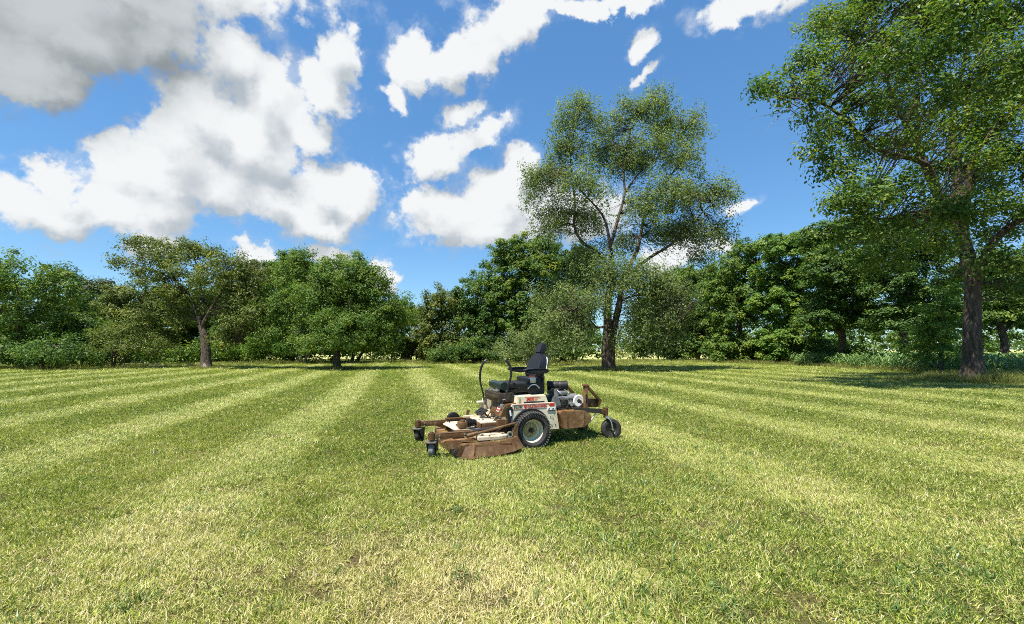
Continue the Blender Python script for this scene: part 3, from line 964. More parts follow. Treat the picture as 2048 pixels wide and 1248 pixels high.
# the slender open tree behind the mower
open_tree('open_tree', 'slender tall tree with an airy drooping crown and several upright stems behind the mower', 1215, 29.4,
          [([(1214, 744), (1213, 700), (1216, 655), (1216, 600, 0.2), (1228, 560, 0.3)], 0.36, 0.22),
           ([(1222, 742, 0.1), (1223, 690, 0.1), (1232, 640, 0.1), (1240, 600), (1243, 560)], 0.28, 0.18)],
          [([(1228, 560, 0.3), (1200, 510, 0.4), (1165, 485, 0.5), (1148, 450, 0.6), (1150, 400, 0.6), (1140, 300, 0.3), (1165, 215)], 0.15, 0.03),
           ([(1228, 560, 0.3), (1222, 500, -0.4), (1215, 460, -0.5), (1205, 430, -0.6), (1175, 395, -0.8), (1130, 350, -1)], 0.14, 0.03),
           ([(1222, 490, -0.4), (1238, 430, -0.2), (1250, 385), (1246, 330), (1262, 260), (1300, 195)], 0.12, 0.03),
           ([(1250, 385), (1275, 350, 0.4), (1320, 310, 0.8), (1370, 260, 1)], 0.07, 0.02),
           ([(1243, 560), (1275, 500, 0.6), (1285, 450, 0.8), (1300, 400, 1.0), (1350, 340, 1.2), (1385, 290, 1)], 0.15, 0.03),
           ([(1243, 560), (1300, 515, -0.4), (1340, 490, -0.6), (1390, 440, -0.8), (1440, 390, -0.8)], 0.13, 0.03),
           ([(1216, 650), (1195, 655, -0.3), (1180, 640, -0.6), (1150, 620, -1.2)], 0.08, 0.03),
           ([(1240, 600), (1280, 590, -1), (1330, 600, -2), (1370, 630, -2.4)], 0.09, 0.03),
           ([(1228, 560), (1190, 560, 1.2), (1130, 560, 2), (1085, 590, 2.4)], 0.09, 0.03)],
          [(1168, 200, 22, 20), (1310, 185, 22, 20), (1245, 205, 12, 18), (1128, 250, 18, 30), (1392, 235, 16, 22, 1), (1455, 375, 18, 16, -0.8), (1068, 340, 18, 26), (1062, 400, 18, 24), (1445, 470, 20, 24), (1160, 235, 46, 46), (1215, 250, 40, 30, 0.8), (1290, 225, 40, 42), (1320, 200, 26, 26), (1255, 215, 18, 24), (1335, 250, 44, 44, 1), (1380, 265, 22, 36, 1),
           (1140, 300, 44, 50), (1215, 310, 50, 50, 1.5), (1300, 300, 64, 56, -0.5), (1370, 320, 34, 50, 0.5), (1110, 350, 46, 44), (1170, 370, 60, 50, -1.6), (1250, 330, 50, 44, 1.4), (1080, 360, 26, 30),
           (1330, 390, 70, 52, -1), (1400, 390, 50, 44), (1440, 385, 30, 32, -0.8), (1130, 430, 52, 44, 1), (1095, 450, 36, 30), (1290, 420, 44, 44, -1.6), (1380, 460, 60, 44), (1430, 455, 30, 28),
           (1250, 480, 40, 32, 2), (1330, 470, 50, 40, 1.5), (1180, 450, 30, 44, 2), (1400, 510, 30, 26), (1230, 540, 60, 46, -2.2), (1290, 560, 60, 50, -2.4), (1180, 560, 60, 50, 1.5), (1340, 580, 50, 56, -1.5),
           (1150, 600, 54, 44), (1100, 590, 44, 36, 2), (1200, 600, 40, 34, -2.6), (1310, 630, 50, 46, -2), (1350, 650, 36, 36, -1), (1130, 650, 46, 36, -1), (1280, 620, 40, 40, 2), (1170, 520, 40, 40, 0), (1100, 640, 34, 30, -1.5), (1160, 670, 34, 22, -1.5), (1270, 665, 40, 26, -2), (1330, 680, 40, 22, -1.5), (1365, 610, 36, 44, 0.5)],
          'birch', BARK_DARK, 77, 2.1, 62, 0.70, 0.142, 0.75, 0.30, hang=0.9, shell=0.25, twig_r=0.018)

# the big shade tree at the side
open_tree('shade_tree', 'big shade tree with a thick furrowed trunk and spreading crown cut by the picture edge', 1948, 19.0,
          [([(1948, 768), (1946, 720), (1944, 640), (1944, 570), (1936, 510), (1918, 450), (1900, 390)], 0.37, 0.15)],
          [([(1938, 530), (1912, 450, 0.3), (1880, 400, 0.5), (1850, 330, 0.6), (1838, 300, 0.6), (1815, 260, 0.5), (1830, 200, 0.2)], 0.25, 0.07),
           ([(1880, 400, 0.3), (1855, 330, -0.2), (1790, 310, -0.6), (1740, 290, -1.0), (1700, 250, -1.3), (1660, 215, -1.5), (1620, 200, -1.6), (1560, 195, -1.8)], 0.14, 0.03),
           ([(1690, 240, -1.2), (1690, 190, -1), (1705, 150, -0.6), (1700, 80, -0.4)], 0.07, 0.025),
           ([(1932, 510), (1918, 390, 0.8), (1905, 270, 1.4), (1910, 200, 1.6), (1930, 120, 1.5), (1950, 30, 1.2)], 0.22, 0.05),
           ([(1905, 270, 1.4), (1935, 230, 0.8), (1940, 150, 0.3), (1990, 60, 0)], 0.10, 0.03),
           ([(1944, 600), (1970, 510, -0.3), (2010, 460, -0.8), (2060, 430, -1), (2120, 390, -1)], 0.20, 0.06),
           ([(1926, 480), (1945, 320, -0.6), (2000, 250, -1), (2060, 190, -1.4), (2120, 150, -1.4)], 0.16, 0.05),
           ([(1838, 300, 0.6), (1835, 240, 1.5), (1840, 150, 2.2), (1845, 60, 2.5)], 0.09, 0.03),
           ([(1905, 440, 0.3), (1850, 430, -1.2), (1790, 440, -2.2), (1720, 430, -2.8)], 0.10, 0.03),
           ([(1815, 260, 0.5), (1780, 180, 0.2), (1760, 90, 0), (1740, 20, 0)], 0.08, 0.03)],
          [(1600, 190, 62, 44, -1.8), (1540, 175, 36, 26, -1.8), (1640, 130, 70, 56, -1), (1690, 60, 80, 60, -0.5), (1640, 60, 50, 50, 0.5), (1740, 130, 60, 70, 0.4), (1720, 220, 60, 50, -1), (1660, 270, 56, 50, -1), (1620, 240, 36, 26, -1.5),
           (1760, 10, 90, 60, 0), (1860, 60, 60, 70, 1.5), (1830, 150, 70, 60, 1.8), (1790, 220, 60, 56, 1), (1950, 40, 90, 70, 1), (2040, 60, 90, 90, 0), (1990, 140, 80, 66, -0.4), (1930, 190, 54, 50, 1.5), (2060, 200, 70, 70, -1.3),
           (1740, 300, 60, 46, 0.6), (1680, 340, 54, 44, -1.5), (1800, 290, 56, 44, -1.4), (1860, 260, 54, 46, 0.2), (1960, 270, 56, 50, 0.8), (2040, 320, 70, 60, -1), (1720, 400, 70, 50, -2.4), (1800, 390, 80, 52, -1.6), (1880, 350, 64, 54, 1.5), (1960, 380, 60, 56, 1.5),
           (2050, 420, 70, 56, -1), (1670, 420, 40, 40, -2), (1760, 460, 76, 44, -2), (1850, 460, 60, 44, 1.8), (2010, 470, 60, 44, 1), (1620, 300, 36, 28, -1.5), (2130, 130, 80, 120, -1), (2130, 350, 80, 120, -1), (1860, 500, 64, 44, -1), (1900, 430, 64, 44, -2), (1780, 520, 64, 40, -1.5), (1700, 480, 60, 44, -2), (1990, 530, 50, 44, -0.6), (2030, 580, 56, 44, 0), (1970, 430, 60, 44, -2.4), (1910, 560, 40, 34, 1.5), (1955, 330, 50, 60, -1.5), (1990, 240, 50, 56, -1.5), (1930, 250, 44, 50, -1), (1800, 120, 90, 60, -3), (1920, 60, 90, 60, -3.4), (1860, 200, 70, 60, -3), (2040, 160, 80, 70, -3), (1960, -60, 120, 80, -3.2), (1525, 172, 30, 24, -1), (1850, -60, 160, 80, 0), (2020, -70, 120, 80, 0)],
          'mid', BARK_GREY, 99, 1.6, 56, 0.48, 0.155, 0.70, 0.45, shell=0.25, twig_r=0.022, flare=0.8, depth_gain=1.9,
          extra_bare=[([(1600, 205, -1.7), (1560, 225, -1.8), (1520, 232, -1.9), (1500, 238, -1.9)], 0.018, 0.004), ([(1570, 222, -1.8), (1545, 245, -1.9), (1530, 262, -2)], 0.012, 0.003),
                      ([(1620, 205, -1.6), (1590, 230, -1.8), (1570, 240, -1.9), (1548, 238, -2)], 0.014, 0.003), ([(1590, 228, -1.8), (1580, 255, -1.8), (1572, 280, -1.8)], 0.010, 0.003),
                      ([(1660, 320, -1.4), (1630, 315, -1.6), (1608, 311, -1.6)], 0.035, 0.015), ([(1640, 260, -1.4), (1612, 290, -1.6), (1596, 318, -1.7)], 0.012, 0.003),
                      ([(1860, 240, 0.4), (1830, 242, -0.4), (1805, 240, -0.8)], 0.03, 0.012), ([(1700, 420, -2.4), (1668, 452, -2.6), (1652, 470, -2.6)], 0.012, 0.003)])

# the leaning tree with a broken trunk foot
lt = open_tree('leaning_tree', 'leaning open crowned tree with a pale torn patch at its trunk foot', 412, 32.5,
               [([(413, 740), (412, 700), (408, 670), (402, 650)], 0.34, 0.22)],
               [([(404, 660), (392, 620, 0.2), (378, 590, 0.3), (350, 560, 0.4), (300, 540, 0.2), (250, 520)], 0.13, 0.025),
                ([(404, 655), (415, 630, -0.3), (440, 590, -0.5), (470, 545, -0.5), (500, 520, -0.5)], 0.13, 0.025),
                ([(408, 670), (406, 620, 0.6), (400, 560, 0.9), (390, 520, 1), (380, 490, 1)], 0.12, 0.025),
                ([(410, 690), (425, 680, -0.5), (445, 678, -0.9), (470, 690, -1.2)], 0.06, 0.02),
                ([(378, 590, 0.3), (330, 535, 0.8), (300, 500, 1), (290, 475, 1)], 0.07, 0.02)],
               [(280, 490, 42, 26, 1), (240, 530, 28, 24), (310, 520, 50, 30, 0.5), (350, 500, 50, 26, 1), (400, 510, 52, 30, 1), (450, 530, 50, 34, -0.5), (500, 550, 40, 40, -0.5), (360, 550, 54, 34, 0), (430, 570, 60, 40, -1),
                (480, 590, 46, 40, 0), (510, 600, 28, 40, 0), (390, 600, 54, 34, 1.6), (450, 630, 46, 34, 1.2), (345, 600, 36, 34, -0.4), (500, 630, 50, 46, -0.8), (470, 650, 40, 36, -1), (365, 640, 34, 26, 0.6), (325, 580, 40, 34, 0.6), (490, 650, 40, 36, -1), (300, 550, 40, 20, 0.5), (460, 680, 36, 24, -1), (530, 560, 22, 30, -0.5)],
               'olive', BARK_DARK, 55, 1.45, 44, 0.52, 0.17, 0.8, 0.35, shell=0.2, spread_z=0.7, droop=0.12)
rng = np.random.default_rng(4)
P = smooth_path([[0.25, -0.28, -0.1], [0.2, -0.26, 0.2], [0.02, -0.22, 0.55]], 8)
trunk_obj('torn_wood', lt, P, np.linspace(0.24, 0.08, len(P)), DEADWOOD, 10, 0.2, 0.15, 3)

# low spreading tree with dead sticks round its foot
grow('low_tree', 'low spreading tree with several short stems and dead sticks at its foot', (233, 33), [(215, 680, 40, 28), (255, 668, 44, 30), (295, 690, 40, 24), (240, 700, 60, 18), (330, 700, 34, 16), (275, 640, 34, 26)], 33, 'olive', BARK_GREY, 0.13, 811,
     fork=0.28, multi=3, size=0.17, dens=0.85, nleaf=36, spread=0.48, skirt=False)
STICKS = ['bent dead grey stick nearest the stems of the low spreading tree', 'short dead stick just beyond the first bent stick', 'middle dead stick of the row lying by the low spreading tree', 'dead stick between the middle one and the leaning tree side', 'dead stick second from the leaning tree', 'dead stick of the row lying closest to the leaning tree']
rng = np.random.default_rng(8)
for i in range(6):
    b = at(235 + i * 17 + rng.uniform(-6, 6), 700, 33.5 + rng.uniform(-1, 1))
    b[2] = 0
    t = empty('dead_stick', tuple(b))
    tag(t, STICKS[i], 'stick', 'dead sticks by the low spreading tree')
    a = rng.random() * 6.28
    v = np.array([math.cos(a), math.sin(a) * 0.6, 0]) * rng.uniform(0.5, 1.0)
    h = rng.uniform(0.25, 0.6)
    V, F = tubes([(smooth_path([-v, np.array([0, 0, h]), v * 0.8 + np.array([0, 0, h * 1.3])], 8), np.linspace(0.035, 0.012, 9))], 5)
    np_mesh('stick', V, F, DEADWOOD, t, smooth=True)
    V, F = tubes([(smooth_path([[0, 0, h], v * 0.2 + np.array([0.1, 0, h + 0.2]), v * 0.1 + np.array([0.3, 0.1, h + 0.45])], 6), np.linspace(0.02, 0.006, 7))], 5)
    np_mesh('fork', V, F, DEADWOOD, t, smooth=True)

# ---- undergrowth: the shaded mass of shrubs and back rows that closes the tree edges
def mass(name, line, leaf, seed, size, dens, hmax, thick, n):
    rng = np.random.default_rng(seed)
    Cs = []
    for (x0, y0), (x1, y1) in zip(line[:-1], line[1:]):
        L = math.hypot(x1 - x0, y1 - y0)
        m = int(L * dens)
        f = rng.random(m)
        wob = rng.normal(0, thick, m)
        x = x0 + (x1 - x0) * f - (y1 - y0) / L * wob
        y = y0 + (y1 - y0) * f + (x1 - x0) / L * wob
        h = hmax * (0.45 + 0.75 * value_noise(x, y, 0.35, seed)) * (0.1 + 0.9 * rng.random(m) ** 0.8)
        Cs.append(np.stack([x, y, 0.15 + h], 1))
    C = np.concatenate(Cs)
    V, F, tn = leaves(rng, C, n, 0.6, size, 0.7, 0.55, None, 0.2, 0.7)
    ok = V.reshape(-1, 4, 3)[:, :, 2].min(1) > 0.02
    return tag(np_mesh(name, V, F[ok], LEAF[leaf], tone=tn), kind='stuff')


mass('undergrowth', [(-55, 34), (-42, 34), (-36, 38), (-30, 46), (-24, 50), (-15, 52), (-11.5, 53)], 'mid', 201, 0.27, 20, 2.6, 1.0, 26)
mass('undergrowth', [(-9.5, 49), (-4, 47), (3, 44), (7.5, 45.5)], 'deep', 202, 0.26, 22, 2.4, 0.9, 26)
mass('undergrowth', [(21, 58), (26, 54), (29, 47), (29.5, 40), (29, 34)], 'deep', 203, 0.26, 20, 1.6, 0.7, 26)
mass('back_wood', [(-75, 52), (-52, 58), (-32, 64), (-17, 66)], 'deep', 204, 0.5, 26, 7.5, 2.0, 22)
mass('back_wood', [(-7, 62), (2, 58), (10, 58)], 'deep', 205, 0.5, 26, 8.0, 2.0, 22)
mass('back_wood', [(30, 74), (48, 70), (70, 64), (95, 56)], 'deep', 206, 0.5, 26, 13.0, 2.0, 22)
mass('undergrowth', [(14, 60), (22, 58)], 'olive', 208, 0.26, 13, 2.0, 0.8, 24)
mass('back_wood', [(23, 68), (31, 66)], 'deep', 207, 0.5, 8, 6.0, 1.5, 22)

# ---- distant wood on the horizon
rng = np.random.default_rng(61)
n = 2600
C = np.stack([rng.uniform(-330, 330, n), 270 + rng.uniform(-12, 12, n), np.abs(rng.normal(0, 7.0, n)) + 1.0], 1)
C[:, 2] = np.minimum(C[:, 2], 9 + 9 * value_noise(C[:, 0], C[:, 0] * 0, 0.05, 3))
V, F, tn = leaves(rng, C, 12, 2.5, 1.7, 0.6)
tag(np_mesh('distant_wood', V, F, LEAF['deep'], tone=tn), kind='stuff')


# ---- young corn beyond the row of trees, tall grass along its edge
def corn(rng, pts):
    Vs, Fs, Ts, off = [], [], [], 0
    n = len(pts)
    m = 7
    base = np.repeat(pts, m, 0)
    k = n * m
    a = rng.random(k) * 6.28
    hz = np.tile(np.linspace(0.25, 1.0, m), n) * np.repeat(rng.uniform(0.9, 1.35, n), m)
    L = rng.uniform(0.35, 0.7, k)
    d = np.stack([np.cos(a), np.sin(a), np.zeros(k)], 1)
    s = np.stack([-np.sin(a), np.cos(a), np.zeros(k)], 1) * 0.035
    p0 = base + np.stack([np.zeros(k), np.zeros(k), hz * 0.75], 1)
    p1 = p0 + d * (L * 0.45)[:, None] + np.array([0, 0, 1.0]) * (L * 0.45)[:, None]
    p2 = p0 + d * L[:, None] + np.array([0, 0, 1.0]) * (L * 0.15)[:, None]
    V = np.stack([p0 - s * 0.6, p0 + s * 0.6, p1 - s, p1 + s, p2 - s * 0.2, p2 + s * 0.2], 1).reshape(-1, 3)
    i = np.arange(k)[:, None] * 6
    F = np.concatenate([i + np.array([[0, 1, 3, 2]]), i + np.array([[2, 3, 5, 4]])])
    T = np.repeat(np.clip(rng.normal(0.55, 0.2, k), 0, 1), 6)
    return V, F, T


CORN = leaf_material('corn_leaf', [(0, (0.06, 0.12, 0.035)), (0.5, (0.12, 0.21, 0.065)), (1, (0.24, 0.33, 0.14))], trans=0.3, rough=0.4)
rng = np.random.default_rng(71)
pts = []
for r_ in range(26):
    x0 = 24.5 + r_ * 0.76
    y = np.arange(20.0, 64, 0.24)
    x = x0 + (y - 22) * 0.12 + rng.normal(0, 0.05, len(y))
    k = (x > 17.5 + (y - 22) * 0.06)
    pts.append(np.stack([x, y + rng.normal(0, 0.05, len(y)), np.zeros(len(y))], 1)[k])
V, F, T = corn(rng, np.concatenate(pts))
tag(np_mesh('corn_crop', V, F, CORN, tone=T), kind='stuff')

rng = np.random.default_rng(72)
tall_col = bpy.data.collections.new('tall_grass_tufts')
for i in range(4):
    V, F, tn = blades(rng, 26, 0.16, 0.22, 0.62, 0.006, 0.012, 0.05, 0.25)
    o = np_mesh('tall_grass_tuft', V, F, TALL, tone=tn)
    COL.objects.unlink(o)
    tall_col.objects.link(o)
pts = []
# along the foot of the tree edge, round the shade tree and the other trunks
edge = [(-46, 30), (-33, 31.5), (-27, 37), (-22, 43), (-12, 47), (-6, 44.5), (4, 40), (9, 43), (14, 50), (20, 50), (24, 44), (26, 36), (25.0, 27), (24.4, 22), (27, 17)]
for (x0, y0), (x1, y1) in zip(edge[:-1], edge[1:]):
    L = math.hypot(x1 - x0, y1 - y0)
    m = int(L * 13)
    f = rng.random(m)
    wob = rng.normal(0, 0.75, m)
    nxv, nyv = -(y1 - y0) / L, (x1 - x0) / L
    pts.append(np.stack([x0 + (x1 - x0) * f + nxv * wob, y0 + (y1 - y0) * f + nyv * wob, np.zeros(m), rng.uniform(0.6, 1.25, m)], 1))
for cx, cy, r_, m, s in ((20.4, 19.2, 1.5, 300, 0.95), (22.9, 18.8, 1.8, 380, 1.1), (18.6, 19.6, 1.2, 90, 0.7), (6.5, 29.4, 1.0, 130, 0.65), (-12.3, 31, 0.9, 120, 0.7), (-22.9, 32.4, 1.0, 130, 0.65), (-29, 33, 2.5, 90, 0.7), (7.5, 37, 4, 200, 0.55), (12, 40, 5, 240, 0.6), (-8, 43.5, 3, 90, 0.8)):
    a, q = rng.random(m) * 6.28, r_ * np.sqrt(rng.random(m))
    pts.append(np.stack([cx + q * np.cos(a), cy + q * np.sin(a), np.zeros(m), s * rng.uniform(0.6, 1.2, m)], 1))
pts = np.concatenate(pts)
m = len(pts)
scatter('tall_grass', tall_col, pts[:, :3], np.stack([rng.normal(0, 0.1, m), rng.normal(0, 0.1, m), rng.random(m) * 6.28], 1), np.stack([pts[:, 3] * 1.3, pts[:, 3] * 1.3, pts[:, 3]], 1), rng.integers(0, 4, m), rng.random(m))


# ------------------------------------------------------------------ the mower
def paint(name, col, rough=0.45, metallic=0.0, grime=(0.10, 0.07, 0.04), amount=0.45, scale=7.0, spec=0.4, streak=True, bump=0.15, wear=None):
    m, t, out = material(name)
    tc_ = t.new('ShaderNodeTexCoord')
    P = tc_.outputs['Object']
    mp = t.new('ShaderNodeMapping')
    mp.inputs['Scale'].default_value = (1, 1, 0.35 if streak else 1)
    t.l.new(P, mp.inputs['Vector'])
    a = t.noise(mp.outputs[0], scale, 6, 0.7).outputs[0]
    b = t.noise(P, scale * 6, 4, 0.7).outputs[0]
    f = t.math('ADD', t.range(a, 0.46, 0.74, 0, amount), t.range(b, 0.55, 0.75, 0, amount * 0.6), clamp=True)
    c = t.mix(f, (*col, 1), (*grime, 1))
    if wear is not None:
        e = t.noise(P, scale * 2.3, 5, 0.75).outputs[0]
        c = t.mix(t.range(e, 0.60, 0.70, 0, 0.8), c, (*wear, 1))
    pr = t.new('ShaderNodeBsdfPrincipled')
    t.l.new(c, pr.inputs['Base Color'])
    pr.inputs['Metallic'].default_value = metallic
    pr.inputs['Specular IOR Level'].default_value = spec
    t.l.new(t.math('ADD', t.math('MULTIPLY', f, 0.35), rough, clamp=True), pr.inputs['Roughness'])
    bp = t.new('ShaderNodeBump')
    bp.inputs['Strength'].default_value = bump
    bp.inputs['Distance'].default_value = 0.01
    t.l.new(b, bp.inputs['Height'])
    t.l.new(bp.outputs[0], pr.inputs['Normal'])
    t.l.new(pr.outputs[0], out.inputs['Surface'])
    return m


CREAM = paint('cream_paint', (0.66, 0.59, 0.42), grime=(0.20, 0.14, 0.07), amount=0.55)
CREAM_TOP = paint('dusty_cream_paint', (0.56, 0.47, 0.33), grime=(0.20, 0.12, 0.06), amount=0.85, streak=False)
RUST = paint('brown_paint', (0.085, 0.040, 0.013), grime=(0.20, 0.135, 0.055), amount=0.8, scale=9.0, wear=(0.030, 0.013, 0.007), bump=0.35)
TAN = paint('worn_brown_paint', (0.15, 0.072, 0.028), grime=(0.36, 0.25, 0.12), amount=0.8, scale=8.0, wear=(0.075, 0.032, 0.016), bump=0.35, streak=False)
BLACK = paint('black_plastic', (0.011, 0.011, 0.012), rough=0.5, grime=(0.05, 0.045, 0.035), amount=0.4, spec=0.3)
DUSTY = paint('dusty_black_paint', (0.08, 0.065, 0.05), rough=0.6, grime=(0.26, 0.22, 0.17), amount=0.7, scale=12.0)
VINYL = paint('black_seat_vinyl', (0.010, 0.012, 0.016), rough=0.42, grime=(0.035, 0.036, 0.04), amount=0.3, spec=0.35)
GREENBLK = paint('dark_green_vinyl', (0.008, 0.020, 0.017), rough=0.35, grime=(0.04, 0.05, 0.045), amount=0.3, spec=0.5)
RUBBER = paint('tyre_rubber', (0.022, 0.022, 0.021), rough=0.75, grime=(0.10, 0.09, 0.07), amount=0.6, spec=0.25)
TREAD = paint('dusty_tread_rubber', (0.045, 0.044, 0.041), rough=0.7, grime=(0.16, 0.15, 0.12), amount=0.7, spec=0.3)
RUBBER_GREY = paint('sun_lightened_rubber', (0.17, 0.17, 0.165), rough=0.7, grime=(0.20, 0.19, 0.17), amount=0.5)  # grey lightened to paint in the sun on the near front caster tyre
STEEL = paint('dark_steel', (0.06, 0.055, 0.05), rough=0.4, metallic=0.6, grime=(0.12, 0.09, 0.06), amount=0.5)
BRIGHT = paint('bright_steel', (0.55, 0.54, 0.52), rough=0.3, metallic=0.85, grime=(0.2, 0.17, 0.13), amount=0.4)
ALLOY = paint('engine_alloy', (0.20, 0.205, 0.20), rough=0.5, metallic=0.4, grime=(0.05, 0.045, 0.035), amount=0.9, scale=14.0)
RIM = paint('cream_rim_paint', (0.76, 0.68, 0.48), grime=(0.40, 0.32, 0.15), amount=0.3)
HUB = paint('oily_hub_paint', (0.36, 0.29, 0.12), grime=(0.12, 0.09, 0.04), amount=0.6)
REDPRINT = paint('red_print', (0.50, 0.030, 0.025), amount=0.2, bump=0.0)
PINKPRINT = paint('faded_red_print', (0.62, 0.16, 0.12), amount=0.2, bump=0.0)
DARKPRINT = paint('dark_print', (0.05, 0.03, 0.02), amount=0.1, bump=0.0)
WHITEPRINT = paint('white_print', (0.78, 0.76, 0.70), amount=0.2, bump=0.0)


class MB:
    """collects solids and links them as ONE mesh object"""

    def __init__(self):
        self.bm = bmesh.new()

    def _merge(self, tmp, M=None):
        me = bpy.data.meshes.new('tmp')
        if M is not None:
            tmp.transform(M)
        tmp.to_mesh(me)
        tmp.free()
        self.bm.from_mesh(me)
        bpy.data.meshes.remove(me)
        return self

    def box(self, lo, hi, bev=0.006, rot=None, pivot=None, seg=2):
        t = bmesh.new()
        bmesh.ops.create_cube(t, size=1)
        lo, hi = Vector(lo), Vector(hi)
        bmesh.ops.transform(t, matrix=Matrix.Translation((lo + hi) / 2) @ Matrix.Diagonal((*(hi - lo), 1)), verts=t.verts)
        if bev:
            bmesh.ops.bevel(t, geom=t.edges[:], offset=min(bev, min(hi - lo) * 0.45), segments=seg, affect='EDGES', profile=0.6)
        M = None
        if rot is not None:
            pv = Vector(pivot) if pivot is not None else (lo + hi) / 2
            M = Matrix.Translation(pv) @ rot @ Matrix.Translation(-pv)
        return self._merge(t, M)

    def cyl(self, a, b, r, r2=None, seg=20, bev=0.0):
        a, b = Vector(a), Vector(b)
        t = bmesh.new()
        L = (b - a).length
        bmesh.ops.create_cone(t, cap_ends=True, segments=seg, radius1=r, radius2=r if r2 is None else r2, depth=L)
        if bev:
            es = [e for e in t.edges if len(e.link_faces) == 2 and any(len(f.verts) > 4 for f in e.link_faces)]
            bmesh.ops.bevel(t, geom=es, offset=bev, segments=2, affect='EDGES')
        return self._merge(t, Matrix.Translation((a + b) / 2) @ (b - a).to_track_quat('Z', 'Y').to_matrix().to_4x4())

    def tube(self, pts, r, sides=10, n=16, smooth=True):
        P = smooth_path(pts, n) if smooth else np.asarray(pts, float)
        rr = np.full(len(P), r) if np.isscalar(r) else np.interp(np.linspace(0, 1, len(P)), np.linspace(0, 1, len(r)), r)
        V, F = tubes([(P, rr)], sides)
        t = bmesh.new()
        vs = [t.verts.new(v) for v in V]
        for f in F:
            t.faces.new([vs[i] for i in f])
        t.faces.new(vs[:sides][::-1])
        t.faces.new(vs[-sides:])
        return self._merge(t)

    def prism(self, poly, y0, y1, bev=0.0, axes='xz', M=None):
        """polygon in the xz (or xy) plane, extruded along the third axis"""
        t = bmesh.new()
        mk = (lambda p, y: (p[0], y, p[1])) if axes == 'xz' else ((lambda p, y: (p[0], p[1], y)) if axes == 'xy' else (lambda p, y: (y, p[0], p[1])))
        f0 = [t.verts.new(mk(p, y0)) for p in poly]
        f1 = [t.verts.new(mk(p, y1)) for p in poly]
        n = len(poly)
        t.faces.new(f0)
        t.faces.new(f1[::-1])
        for i in range(n):
            t.faces.new((f0[i], f1[i], f1[(i + 1) % n], f0[(i + 1) % n]))
        bmesh.ops.recalc_face_normals(t, faces=t.faces[:])
        if bev:
            bmesh.ops.bevel(t, geom=t.edges[:], offset=bev, segments=2, affect='EDGES')
        return self._merge(t, M)

    def lathe(self, prof, centre, axis='y', seg=40, M=None):
        """closed profile of (radius, offset along axis)"""
        t = bmesh.new()
        rings = []
        for s in range(seg):
            a = s / seg * 2 * math.pi
            ring = []
            for r, h in prof:
                v = (r * math.cos(a), h, r * math.sin(a)) if axis == 'y' else ((r * math.cos(a), r * math.sin(a), h) if axis == 'z' else (h, r * math.cos(a), r * math.sin(a)))
                ring.append(t.verts.new(v))
            rings.append(ring)
        n = len(prof)
        for s in range(seg):
            for i in range(n):
                q = (rings[s][i], rings[(s + 1) % seg][i], rings[(s + 1) % seg][(i + 1) % n], rings[s][(i + 1) % n])
                try:
                    t.faces.new(q)
                except ValueError:
                    pass
        bmesh.ops.remove_doubles(t, verts=t.verts[:], dist=1e-6)
        bmesh.ops.recalc_face_normals(t, faces=t.faces[:])
        T = Matrix.Translation(Vector(centre))
        return self._merge(t, T if M is None else T @ M)

    def build(self, name, mat, parent, smooth=True, loc=None, label=None):
        me = bpy.data.meshes.new(name)
        self.bm.to_mesh(me)
        self.bm.free()
        me.materials.append(mat)
        o = bpy.data.objects.new(name, me)
        link(o, parent)
        if smooth:
            ang = math.radians(35)
            me.polygons.foreach_set('use_smooth', np.ones(len(me.polygons), bool))
            bm2 = bmesh.new()
            bm2.from_mesh(me)
            for e in bm2.edges:
                if len(e.link_faces) == 2 and e.calc_face_angle(0) > ang:
                    e.smooth = False
            bm2.to_mesh(me)
            bm2.free()
        if loc is not None:
            o.location = loc
        if label:
            o['label'] = label
        return o


def text_mesh(name, body, size, mat, parent, loc, rot, extrude=0.002, shear=0.0, spacing=1.0, bold=0.0, xs=1.0):
    cu = bpy.data.curves.new(name, 'FONT')
    cu.body = body
    cu.size = size
    cu.extrude = extrude
    cu.shear = shear
    cu.space_character = spacing
    cu.offset = bold
    cu.align_x = 'LEFT'
    tmp = bpy.data.objects.new('tmp_text', cu)
    COL.objects.link(tmp)
    dg = bpy.context.evaluated_depsgraph_get()
    me = bpy.data.meshes.new_from_object(tmp.evaluated_get(dg))
    bpy.data.objects.remove(tmp)
    me.name = name
    me.materials.clear()
    me.materials.append(mat)
    o = bpy.data.objects.new(name, me)
    o.location = loc
    o.rotation_euler = rot
    o.scale = (xs, 1, 1)
    return link(o, parent)


MOWER_YAW = R(22)
MO = Vector((0.32, 6.31, 0)) + 0.62 * Vector((-math.sin(MOWER_YAW), math.cos(MOWER_YAW), 0))
mower = empty('mower', MO, MOWER_YAW)
tag(mower, 'cream and brown front deck ride-on mower standing empty on the striped lawn', 'mower')
# local axes: +x towards its rear (away to the right in the photo), -y the side facing the camera, z up


# ---- wheels
def tyre_profile(r_out, r_in, wd, crown=0.02):
    h = wd / 2
    return [(r_in, -h * 0.72), (r_in + (r_out - r_in) * 0.30, -h * 0.98), (r_out - 0.045, -h), (r_out - 0.012, -h * 0.86), (r_out, -h * 0.55), (r_out, 0), (r_out, h * 0.55), (r_out - 0.012, h * 0.86),
            (r_out - 0.045, h), (r_in + (r_out - r_in) * 0.30, h * 0.98), (r_in, h * 0.72)]


